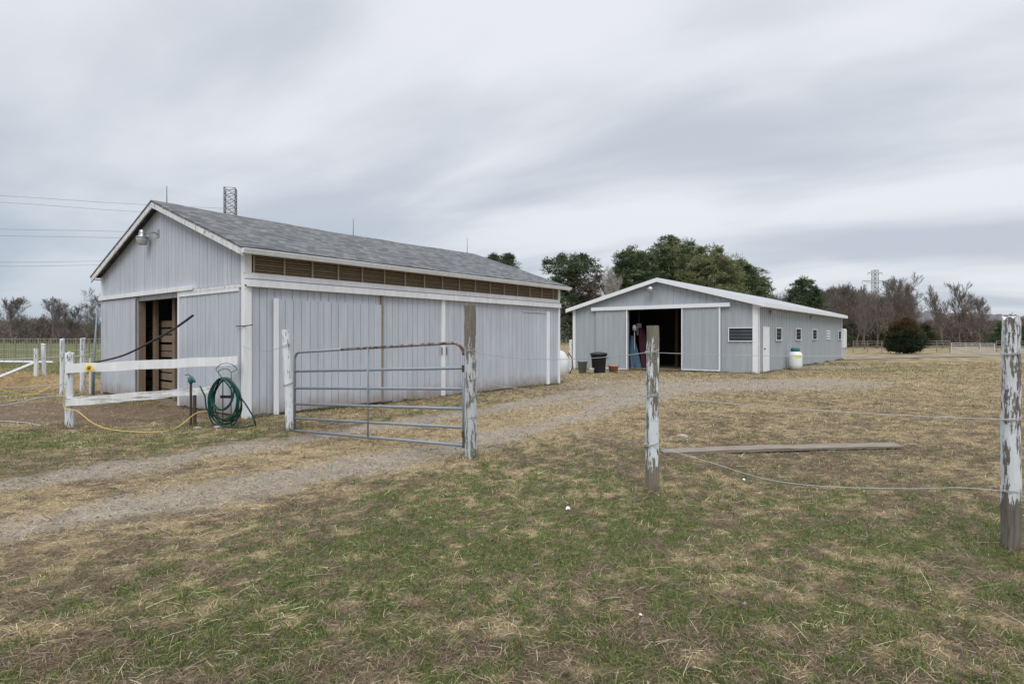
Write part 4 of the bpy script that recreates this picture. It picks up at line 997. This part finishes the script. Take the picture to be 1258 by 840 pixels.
kn = MB(); kn.box(-.12, .12, -.02, .02, 0, .60); kn.tube([(0, 0, .6), (0, 0, 1.7)], .008, 4); o = kn.build('hanging_board', FARWHITE, None, bevel=.01); q = at(785, 412, 29.0); o.location = q; put(o, 'narrow pale board hanging inside the metal barn doorway', 'board')

# ------------------------------------------------------------------ plank, stone, scraps
A_, B_ = gp(812, 558), gp(1104, 549.5); A_ = gp(813, 559); d = (B_-A_); ln_ = d.length
pk = MB(); K = 24; vs = []
for i in range(K+1):
    t = i/K; x_ = t*ln_; h = .038-.010*(t > .52); wv = .004*math.sin(i*1.3); tap = 1 if t > .03 else .6; z0 = .018+.05*t*(1-t)
    for (yy_, zz_) in ((-.085*tap, z0), (.085*tap, z0), (.085*tap, z0+h), (-.085*tap, z0+h)): vs.append((x_, yy_+wv, zz_))
pk.add(vs, [(0, 3, 2, 1), (K*4, K*4+1, K*4+2, K*4+3)]+[(i*4+k_, i*4+(k_+1) % 4, (i+1)*4+(k_+1) % 4, (i+1)*4+k_) for i in range(K) for k_ in range(4)])
o = pk.build('plank', PLANK, None); o.location = A_; o.rotation_euler = (R(6), 0, math.atan2(d.y, d.x)); put(o, 'long weathered grey plank lying on the dry grass', 'plank')
def rock(name, label, p, sx, sy, sz, m=STONE, seed=0, cat='stone'):
    rd = random.Random(seed); mb = MB(); prof = [(.5, 0), (.95, .15), (1, .5), (.8, .85), (.4, 1.0)]; n = 10; vs = []
    for r_, z_ in prof:
        for k_ in range(n): a_ = 2*math.pi*k_/n; q = r_*rd.uniform(.85, 1.12); vs.append((math.cos(a_)*q*sx, math.sin(a_)*q*sy, z_*sz*rd.uniform(.92, 1.05)-.01))
    mb.add(vs, [(i*n+k_, i*n+(k_+1) % n, (i+1)*n+(k_+1) % n, (i+1)*n+k_) for i in range(len(prof)-1) for k_ in range(n)]+[tuple(range(4*n, 5*n))])
    o = mb.build(name, m); o.location = p; return put(o, label, cat)
rock('stone', 'flat grey stone on the dry grass just beyond the plank', gp(838, 537), .085, .06, .055, seed=1)
for i, (x_, y_, s_) in enumerate(((289, 525, .09), (262, 526, .07))):
    rock('stone', ('pale stone under the hanging hose coil', 'pale stone between the hydrant and the hose coil')[i], gp(x_-20, y_), s_, s_*.7, s_*.5, seed=5+i)
sc_ = MB(); sc_.add([(-.025, -.02, .01), (.0, -.03, .02), (.03, -.01, .015), (.02, .02, .03), (-.01, .03, .018), (0, 0, .045), (-.02, 0, .03)], [(0, 1, 5), (1, 2, 5), (2, 3, 5), (3, 4, 5), (4, 6, 5), (6, 0, 5), (4, 3, 2, 1, 0)])
for i, (x_, y_, s_, lb) in enumerate(((697.5, 627.5, .75, 'crumpled white scrap of paper on green grass in mid foreground'), (787, 758, .3, 'tiny white scrap near the bottom of the pasture'), (914, 592, .7, 'small white scrap below the plank'))):
    if i == 0: s0 = sc_.build('paper_scrap', PAPER); o = s0
    else: o = s0.copy(); COL.objects.link(o)
    q = gp(x_, y_); o.location = (q.x, q.y, .01); o.scale = (s_,)*3; o.rotation_euler = (0, 0, i*1.3); put(o, lb, 'scrap', 'white scraps on the pasture')

# ------------------------------------------------------------------ power tower and wires
def lattice(t_, H, wb, wt_, arms, r=.09, nseg=12, z0=0):
    mb = MB()
    def cn(z): w_ = wb+(wt_-wb)*min(1, (z/(H*.7))); return [Vector((sx*w_/2, sy*w_/2, z)) for sx, sy in ((-1, -1), (1, -1), (1, 1), (-1, 1))]
    zs = [H*(i/nseg)**.9 for i in range(nseg+1)]
    for a_, b_ in zip(zs[:-1], zs[1:]):
        A_, B_ = cn(a_), cn(b_)
        for k_ in range(4):
            mb.tube([A_[k_], B_[k_]], r, 4, caps=False); mb.tube([A_[k_], B_[(k_+1) % 4]], r*.6, 3, caps=False); mb.tube([A_[(k_+1) % 4], B_[k_]], r*.6, 3, caps=False)
            mb.tube([B_[k_], B_[(k_+1) % 4]], r*.7, 3, caps=False)
    mb.build('tower_frame', STEELM, t_)
    for z_, half in arms:
        mb = MB(); c = cn(z_)
        for s_ in (-1, 1):
            tip = Vector((s_*half, 0, z_))
            for q in c:
                if q.x*s_ > 0: mb.tube([q, tip], r*.6, 3); mb.tube([q+Vector((0, 0, -1.2)), tip], r*.5, 3)
            mb.tube([tip, tip-Vector((0, 0, 1.6))], r*.8, 4)
        mb.build('cross_arm', STEELM, t_)
tp = at(283, HZ, 150); t1 = thing('lattice_tower', 'steel lattice tower top rising over the shingle roof', 'tower', (tp.x, tp.y, 0), .3, 'power line towers')
lattice(t1, 39.8, 7.5, 2.6, [], .11, 22)
tp2 = at(1075, HZ, 300); t2 = thing('lattice_tower', 'distant power pylon with cross arms above the bare woods at the right', 'tower', (tp2.x, tp2.y, 0), .1, 'power line towers')
lattice(t2, 36, 7.5, 2.2, [(34.8, 4.), (30.5, 7.), (24, 5.5)], .12, 15)
for i, (ya, yb, yc) in enumerate(((240.5, 250, 256.5), (248.5, 259, 266), (281.5, 284.5, 292), (289.5, 292.5, 300), (322, 320.5, 322), (327, 325.5, 330))):
    lb = ('highest', 'second highest', 'third', 'fourth', 'fifth', 'lowest')[i]
    wire('power_line', lb+' of six thin power lines crossing the sky at the far left', [at(-160, ya-6, 128), at(0, ya, 133), at(150, yb, 143), at(283, yc, 149.6)], .035, PWIRE, 'power line', 'power lines in the sky at the left')

# ------------------------------------------------------------------ trees
def evergreen(H, lobes, seed, pal_, dens=1., tuft=(.13, .30), up=.25, tr=.16, zmin=.3):
    """needle sprays gathered in clumps over uneven limbs; returns (crown V,F,C) and trunk MB"""
    rg = np.random.default_rng(seed); Vs = []; Cs = []; ext = []
    for q_ in lobes:
        for _ in range(3):
            a_ = rg.uniform(0, 6.28); k_ = rg.uniform(.2, .95); z_ = q_[2]+q_[4]*(1-k_*k_)**.5*rg.uniform(.8, 1.0)
            ext.append((q_[0]+math.cos(a_)*k_*q_[3], q_[1]+math.sin(a_)*k_*q_[3], z_, q_[3]*.07, q_[4]*rg.uniform(.15, .3))+tuple(q_[5:6]))
    lobes = list(lobes)+ext
    for lb_ in lobes:
        cx, cy_, cz, rx, rz2_ = lb_[:5]; pl_ = lb_[5] if len(lb_) > 5 else pal_
        ncl = int(66*dens*(rx*rz2_)**.75)+4
        for _ in range(ncl):
            d = rg.normal(size=3); d /= np.linalg.norm(d); k_ = rg.uniform(.45, 1.12)
            p = np.array([cx, cy_, cz])+d*np.array([rx, rx, rz2_])*k_
            if p[2] < zmin: continue
            n_ = int(rg.integers(30, 52)); cr = rg.uniform(.24, .58)*(max(rx, .35)**.35)
            base = np.array(pl_[rg.integers(len(pl_))])*rg.uniform(.7, 1.25)
            dd = rg.normal(size=(n_, 3)); dd[:, 2] = dd[:, 2]*.55+up; dd /= np.linalg.norm(dd, axis=1)[:, None]
            q = p+dd*np.array([1, 1, .6])*cr*rg.uniform(.15, 1, (n_, 1))
            sd = np.cross(dd, rg.normal(size=(n_, 3))); sd /= np.linalg.norm(sd, axis=1)[:, None]+1e-6
            ln_ = rg.uniform(*tuft, (n_, 1)); wd_ = ln_*rg.uniform(.10, .22, (n_, 1))
            Vs.append(np.stack([q-sd*wd_, q+sd*wd_, q+dd*ln_], 1).reshape(-1, 3))
            Cs.append(np.repeat(base*rg.uniform(.75, 1.25, (n_, 1)), 3, 0))
    V_ = np.concatenate(Vs); C_ = np.concatenate(Cs); F_ = np.arange(len(V_)).reshape(-1, 3)
    mb = MB(); mb.tube([(0, 0, -.2), (.05, 0, H*.4), (0, .05, H*.92)], [tr, tr*.7, tr*.15], 8)
    for (cx, cy_, cz, rx, rz2_, *_) in lobes:
        z_ = max(.5, cz-rz2_*.5); mb.tube([(0, 0, min(z_, H*.8)), (cx*.5, cy_*.5, (z_+cz)/2), (cx, cy_, cz)], [tr*.4, tr*.25, .03], 5)
    return (V_, F_, C_), mb
def ever_tree(label, base, H, lobes, seed, pal_, group='evergreen trees behind the metal barn', name='evergreen_tree', **kw):
    t_ = thing(name, label, 'tree', base, 0, group); (V_, F_, C_), mb = evergreen(H, lobes, seed, pal_, **kw)
    npmesh('crown', V_, F_, LEAF, C_, t_); mb.build('trunk', BARK, t_); return t_
def bare(H, seed, spread=.5, lv=4, r0=.19, first=.28, mbk=.0):
    """trunk, limbs and twigs"""
    rd = random.Random(seed); mb = MB(); starts = []
    def grow(p, d, L, r, k_):
        n_ = (7, 6, 5, 4, 2)[min(k_, 4)]; pts = [p]; rs = [r]; dirs = [d]; q = p; jit = (.06, .10, .13, .16, .16)[min(k_, 4)]
        for i in range(n_):
            d = (d+Vector((rd.gauss(0, jit), rd.gauss(0, jit), rd.gauss(.05 if k_ else .02, .08)))).normalized(); q = q+d*L/n_; pts.append(q); dirs.append(d)
            rs.append(r*(1-.80*((i+1)/n_)**(1.0 if k_ else .9)))
        if k_ == 1: starts.append((len(mb.v), len(mb.f)))
        mb.tube(pts, [max(x_, (.03, .016, .013, .011, .010)[min(k_, 4)]) for x_ in rs], 6 if k_ < 2 else (4 if k_ < 3 else 3), caps=False)
        if k_ >= lv: return
        lo = (2, 1, 1, 0, 0)[min(k_, 4)]
        for i in range(lo, n_+1):
            m_ = 2 if (k_ == 0 or i == n_ or rd.random() < .35) else 1
            for _ in range(m_):
                a_ = rd.uniform(.45, 1.0)*spread*2.0; ax = dirs[i].cross(Vector((rd.gauss(0, 1), rd.gauss(0, 1), rd.gauss(0, 1)))).normalized()
                nd = Matrix.Rotation(a_, 3, ax)@dirs[i]; nd.z += .27; nd.normalize()
                t = i/n_; L2_ = L*rd.uniform(.38, .72)*(1.15-.55*t) if k_ else L*rd.uniform(.42, .75)*(1.15-.6*t)
                grow(pts[i], nd, L2_, max(rs[i]*rd.uniform(.42, .65), .012), k_+1)
    grow(Vector((0, 0, -.2)), Vector((rd.uniform(-.08, .08), rd.uniform(-.05, .05), 1)).normalized(), H*.78, r0, 0)
    zm = max(v_[2] for v_ in mb.v); s_ = H/zm; mb.v = [(a_*s_, b_*s_, c_*s_) for a_, b_, c_ in mb.v]
    return mb, starts
TREES = {}
def bare_tree(label, base, H, var, group, m=BARK, rz=0., name='bare_tree', wid=1.):
    key = (var, m.name)
    if key not in TREES:
        t_ = thing(name, label, 'tree', base, rz, group)
        mb, st = bare(10., 100+var, (.54, .42, .56, .48, .40)[var % 5], 4 if var < 5 else 3)
        st = [(0, 0)]+st+[(len(mb.v), len(mb.f))]
        for (v0, f0_), (v1, f1_) in zip(st[:-1], st[1:]):
            p_ = MB(); p_.v = mb.v[v0:v1]; p_.f = [[j-v0 for j in q_] for q_ in mb.f[f0_:f1_]]; p_.t = mb.t[f0_:f1_]
            p_.build('trunk' if v0 == 0 else 'limb', m, t_, v0 == 0)
        TREES[key] = t_; o = t_
    else: o = copy_tree(TREES[key])
    o.name = name; o.location = base; o.rotation_euler = (0, 0, rz); o.scale = (H/10*wid, H/10*wid, H/10); return put(o, label, 'tree', group)
DK = [(.075, .115, .060), (.11, .155, .075), (.055, .088, .048)]; OL = [(.21, .225, .11), (.17, .20, .092), (.125, .155, .075), (.25, .25, .14)]
BR = [(.17, .135, .105), (.10, .10, .07), (.14, .11, .085)]
def H_at(py, Y): return CH-(py-HZ)*Y/F
Yp = 46.; q = at(702, HZ, Yp)
ever_tree('ragged pine with browning inner boughs standing between the two barns', (q.x, q.y, 0), H_at(307, Yp), [(-.4, 0, 7.0, 1.7, .9), (.9, .2, 6.9, 1.5, .9), (.9, 0, 5.4, 1.6, 1.1, BR), (-.6, 0, 5.5, 1.3, .9), (.8, 0, 3.8, 1.8, 1.3, BR), (-.5, 0, 4.0, 1.6, 1.3), (.3, 0, 2.2, 1.7, 1.2)], 1, DK, dens=.68)
Yp = 60.
def lob(px0, py0, wpx, hpx, Y, bx): return ((px0-CX)/F*Y-bx, 0, H_at(py0, Y), wpx*Y/F/2, hpx*Y/F/2)
q = at(778, HZ, 58.); ever_tree('dark green conifer, left one of the evergreen clump', (q.x, q.y, 0), H_at(302, 58), [lob(775, 322, 34, 34, 58, q.x), lob(788, 330, 34, 44, 58, q.x), lob(763, 338, 26, 38, 58, q.x), lob(776, 350, 50, 50, 58, q.x), lob(790, 365, 50, 50, 58, q.x), lob(758, 355, 22, 30, 58, q.x)], 2, DK+OL[:1])
q = at(828, HZ, 61.); ever_tree('tallest evergreen of the clump, directly above the metal barn peak', (q.x, q.y, 0), H_at(291, 61), [lob(822, 312, 46, 40, 61, q.x), lob(842, 316, 44, 42, 61, q.x), lob(808, 326, 36, 46, 61, q.x), lob(830, 338, 66, 60, 61, q.x), lob(826, 365, 80, 60, 61, q.x)], 3, DK+OL)
q = at(872, HZ, 58.); ever_tree('broad olive green evergreen in the middle of the clump', (q.x, q.y, 0), H_at(305, 58), [lob(868, 326, 52, 42, 58, q.x), lob(888, 332, 46, 40, 58, q.x), lob(852, 340, 46, 54, 58, q.x), lob(874, 350, 74, 60, 58, q.x), lob(880, 372, 80, 50, 58, q.x)], 4, OL)
q = at(916, HZ, 62.); ever_tree('olive evergreen with sloping top at the right end of the clump', (q.x, q.y, 0), H_at(322, 62), [lob(908, 338, 38, 34, 62, q.x), lob(922, 346, 38, 34, 62, q.x), lob(932, 357, 30, 26, 62, q.x), lob(914, 365, 60, 50, 62, q.x)], 5, DK+OL[:2])
q = at(987, HZ, 64.); ever_tree('small round dark evergreen standing alone right of the clump', (q.x, q.y, 0), H_at(343, 64), [lob(986, 355, 26, 24, 64, q.x), lob(976, 366, 24, 22, 64, q.x), lob(998, 366, 26, 24, 64, q.x), lob(987, 378, 50, 34, 64, q.x)], 6, DK)
q = at(615, HZ, 75.); ever_tree('evergreen whose tip just shows over the far end of the shingle roof', (q.x, q.y, 0), H_at(310, 75), [lob(606, 322, 14, 20, 75, q.x), lob(624, 321, 14, 18, 75, q.x), lob(615, 335, 44, 40, 75, q.x), lob(615, 370, 60, 50, 75, q.x)], 7, DK, dens=.8)
q = at(747, HZ, 52.); bare_tree('pale bare tree between the ragged pine and the evergreen clump', (q.x, q.y, 0), H_at(325, 52), 0, 'bare trees', BARKP, .4, wid=.55)
q = at(955, HZ, 62.); bare_tree('low bare tree just right of the evergreen clump', (q.x, q.y, 0), H_at(352, 62), 5, 'bare trees', BARK, 1.4)
q = at(722, HZ, 50.); bare_tree('small bare tree close behind the ragged pine', (q.x, q.y, 0), H_at(340, 50), 5, 'bare trees', BARKP, 2.)
# cedar bush
q = gp(1111, 434.5); cb = thing('cedar_bush', 'round dark cedar bush with rusty top in the far right field', 'bush', q)
(V_, F_, C_), mb = evergreen(3.2, [(0, 0, .9, 1.15, .8), (-.5, .1, 1.2, .85, .9), (.6, -.1, 1.15, .85, .9), (0, 0, 1.9, 1.0, .8), (.1, 0, 2.55, .6, .5), (-.4, .1, 2.3, .6, .5), (.7, 0, .6, .65, .5), (-.7, 0, .6, .65, .5)], 21, [(.035, .055, .03), (.055, .072, .036)], dens=4.6, tuft=(.10, .26), up=.6, zmin=.04)
tcol = np.clip((V_[:, 2]-1.6)/1.0, 0, 1)[:, None]*np.random.default_rng(3).uniform(.4, 1, (len(V_)//3, 1)).repeat(3, 0)
C_ = C_*(1-tcol)+np.array([[.15, .08, .05]])*tcol
npmesh('foliage', V_, F_, LEAF, C_, cb); mb.build('stem', BARK, cb)

# right-hand woods: individual bare trees in front of a mass
rt = [(1000, 352, 85, 1), (1018, 350, 90, 2), (1032, 346, 88, 3), (1046, 349, 95, 4), (1058, 350, 84, 5), (1070, 352, 92, 1), (1086, 352, 90, 2), (1098, 338, 80, 0), (1113, 333, 76, 2),
      (1030, 355, 80, 2), (1052, 356, 78, 6), (1078, 358, 76, 7), (1008, 360, 78, 5), (1024, 364, 74, 6), (1062, 366, 72, 5), (1090, 362, 74, 6),
      (1158, 348, 78, 4), (1180, 345, 84, 1), (1203, 362, 72, 3), (1222, 384, 86, 5), (1246, 382, 90, 6), (1140, 386, 84, 5), (1268, 380, 88, 7), (1290, 372, 85, 1)]
posw = ['at the left end of the woods behind the metal barn']
for i, (px_, py_, Y, var) in enumerate(rt):
    q = at(px_, HZ, Y)
    special = {1113: 'tall bare tree with twisting limbs just right of the pylon, above the cedar bush', 1158: 'bare forked tree standing clear of the woods right of the cedar bush', 1180: 'slender straight bare tree between two forked ones at the right', 1203: 'bare tree with a wide low fork near the right end of the far gate', 1098: 'bare tree beside the pylon, left of the tall twisting one'}
    lb = special.get(px_) or ('leafless brown tree in the dense woods between the metal barn and the cedar bush' if px_ < 1112 else 'leafless tree in the low thin woods beyond the far gate')
    bare_tree(lb, (q.x, q.y, 0), H_at(py_, Y), var, 'leafless trees in the dense woods' if (px_ < 1112 and px_ not in special) else ('single bare trees at the right' if px_ in special else 'leafless trees in the low woods'), BARK, i*1.7, wid=.8 if px_ < 1112 else .72)
def woods(name, label, x0, x1, Y0, Y1, hf, n, pal_, seed, size=(.5, 1.4)):
    rg = np.random.default_rng(seed); u_ = rg.random(n); px_ = x0+(x1-x0)*u_; Yv = rg.uniform(Y0, Y1, n); X = (px_-CX)/F*Yv
    hh = hf(px_)*Yv/F+CH; hh = hh*(.72+.45*fbm(X*.22, Yv*.22, seed)); z_ = rg.random(n)**.8*hh
    d = rg.normal(size=(n, 3)); d[:, 2] = np.abs(d[:, 2])+.9; d /= np.linalg.norm(d, axis=1)[:, None]
    s_ = np.cross(d, rg.normal(size=(n, 3))); s_ /= np.linalg.norm(s_, axis=1)[:, None]
    L_ = rg.uniform(*size, (n, 1))*(Y0/90.)**.5; w_ = L_*rg.uniform(.015, .045, (n, 1))
    p = np.stack([X, Yv, z_], 1); V_ = np.stack([p-s_*w_, p+s_*w_, p+d*L_], 1).reshape(-1, 3)
    pa = np.array(pal_); k_ = np.clip((fbm(X*.12+5, Yv*.12, seed+9)*1.6-.3+rg.normal(0, .12, n))*len(pa), 0, len(pa)-.01).astype(int)
    c_ = pa[k_]*rg.uniform(.7, 1.3, (n, 1))
    o = npmesh(name, V_, np.arange(3*n).reshape(-1, 3), TWIG, np.repeat(c_, 3, 0)); return put(o, label, 'woods', kind='stuff')
BRN = [(.165, .128, .115), (.14, .108, .094), (.19, .155, .142), (.115, .10, .078), (.065, .076, .045)]
woods('distant_woods', 'dense brown leafless woods beyond the metal barn at the right', 940, 1122, 88, 110, lambda p: 50+6*np.sin(p*.05), 90000, BRN, 3)
woods('distant_woods', 'low tangled brown thicket beyond the far gate at the right', 1105, 1420, 88, 115, lambda p: 20+4*np.sin(p*.06), 75000, BRN, 4)
woods('distant_woods', 'low dark brown woods along the far left field', -260, 330, 128, 165, lambda p: 18+3*np.sin(p*.04), 85000, BRN[:4]+[(.05, .055, .035)], 5)
woods('distant_woods', 'brown woods glimpsed behind and between the two barns', 330, 960, 105, 125, lambda p: 32+4*np.sin(p*.05), 50000, BRN, 6)
for i, (px_, py_, Y, wpx, cc) in enumerate(((1136, 398, 80, 24, [(.075, .085, .035)]), (1240, 393, 82, 36, DK), (1096, 375, 86, 22, DK+OL), (1030, 385, 84, 22, DK), (960, 372, 75, 26, DK))):
    q = at(px_, HZ, Y); lb = ('small olive shrub in the thicket right of the cedar bush', 'dark green evergreen behind the right edge fence post', 'dark evergreen within the woods below the pylon', 'dark narrow evergreen in the woods behind the far end of the metal barn', 'low dark evergreen between the clump and the small round one')[i]
    hpx = 430-py_; ever_tree(lb, (q.x, q.y, 0), H_at(py_, Y), [lob(px_, py_+hpx*.30, wpx*.7, hpx*.55, Y, q.x), lob(px_-3, py_+hpx*.62, wpx, hpx*.6, Y, q.x), lob(px_+4, py_+hpx*.6, wpx, hpx*.5, Y, q.x)], 40+i, cc, group='evergreens in the far woods', dens=.9)
lt = [(16, 369, 120, 3), (66, 370, 124, 0), (44, 388, 130, 4), (90, 378, 128, 1), (121, 360, 110, 2), (-20, 380, 120, 5), (104, 392, 126, 6), (32, 396, 130, 7)]
ll = ['full crowned bare tree at the left edge', 'wide bare tree above the pair of paddock posts', 'narrow bare tree between the two wide ones at the left', 'slim bare tree behind the leaning pole', 'bare tree against the left wall of the board barn', 'bare tree out past the left edge', 'small bare tree behind the knobbed paddock post', 'small dim bare tree behind the left wire fence']
for (px_, py_, Y, var), lb in zip(lt, ll):
    q = at(px_, HZ, Y); bare_tree(lb, (q.x, q.y, 0), H_at(py_, Y)*1.12, var, 'bare trees of the far left', BARK, px_*.3)
# low wooded hills
def hill(name, pts, Y, dep, seed, colr):
    rg = np.random.default_rng(seed); P_ = np.array(pts, float); px_ = np.linspace(P_[0, 0], P_[-1, 0], 260); hy_ = np.interp(px_, P_[:, 0], P_[:, 1])
    X = (px_-CX)/F*Y; Hh = CH-(hy_-HZ)*Y/F; Hh = Hh+1.6*(fbm(X*.08, X*0, seed)-.5)+1.0*(vn(X*.5, X*0+2, seed)-.5)
    rows = [(0, 0.), (.25, .55), (.5, .86), (.75, .97), (1, 1.), (1.5, .7), (2.2, 0)]; V_ = []; 
    for a_, b_ in rows: V_.append(np.stack([X*(1+a_*dep/Y), np.full_like(X, Y+a_*dep), Hh*(1+a_*dep/Y)*b_-.5*(b_ == 0)+rg.normal(0, .4, len(X))*(b_ > 0)], 1))
    V_ = np.concatenate(V_); id_ = np.arange(len(V_)).reshape(len(rows), -1)
    F_ = np.stack([id_[:-1, :-1], id_[:-1, 1:], id_[1:, 1:], id_[1:, :-1]], -1).reshape(-1, 4)
    c_ = np.array([colr])*(.75+.5*fbm(V_[:, 0]*.15, V_[:, 1]*.1+V_[:, 2]*.3, seed)[:, None]); return put(npmesh(name, V_, F_, TWIG, c_), kind='structure')
hill('hills', [(900, 408), (1000, 398), (1090, 385), (1150, 384), (1210, 386), (1300, 390), (1500, 396)], 420, 80, 3, (.125, .115, .125))
hill('hills', [(-500, 404), (-200, 400), (0, 399), (120, 398), (300, 403), (700, 400), (900, 408)], 420, 80, 4, (.12, .11, .115))
# far gate and fence on the right
q0, q1 = gp(1169, 434.5), gp(1222, 434.8); d = q1-q0
fg = thing('farm_gate', 'pale five bar metal gate in the far right fence', 'gate', q0)
mb = MB(); mb.tube([(0, 0, 0), (0, 0, .98)], .03, 6); mb.build('gate_frame', FARWHITE, fg); mb = MB(); mb.tube([(d.x, d.y, 0), (d.x, d.y, .95)], .03, 6); mb.build('gate_frame', FARWHITE, fg)
for i in range(6): mb = MB(); mb.tube([(0, 0, .12+.165*i), (d.x, d.y, .10+.165*i)], .024, 6); mb.build('gate_rail', FARWHITE, fg)
for k_ in (.33, .66): mb = MB(); mb.tube([(d.x*k_, d.y*k_-.03, .1), (d.x*k_, d.y*k_-.03, .93)], .02, 5); mb.build('gate_upright', FARWHITE, fg)
for nm, (xa, ya), (xb, yb), lb in (('a', (1048, 435.5), (1167, 434.5), 'thin wire fence left of the far gate'), ('b', (1224, 434.6), (1330, 434.), 'thin wire fence right of the far gate')):
    A_, B_ = gp(xa, ya-2.2), gp(xb, yb-2.2); ff = thing('wire_fence', lb, 'fence', A_); n_ = 8 if nm == 'a' else 6
    for i in range(n_): p = (B_-A_)*(i/(n_-1)); mb = MB(); mb.tube([p, p+Vector((0, 0, 1.15))], .035, 6); mb.build('fence_stake', WOOD, ff)
    mb = MB()
    for z_ in (.3, .6, .9, 1.1): mb.tube([Vector((0, 0, z_)), B_-A_+Vector((0, 0, z_))], .012, 4)
    mb.build('wire_strands', WIREM, ff)
# pale lane across the far field
A_ = [gp(1020, 442.5), gp(1080, 440.), gp(1160, 438.3), gp(1258, 437), gp(1500, 435.2)]; mb = MB(); vs = []
for i, p in enumerate(A_): vs += [(p.x-.2, p.y-.75, .035), (p.x+.2, p.y+.75, .035)]
mb.add(vs, [(2*i, 2*i+2, 2*i+3, 2*i+1) for i in range(len(A_)-1)]); put(mb.build('path', plain('pale_gravel_path', (.25, .235, .20), .95)), kind='structure')
# post in the gap between the barns
spost('lone white post in the gap between the two barns', 701, 417, 453, 4, group=None, name='fence_post', seed=31)
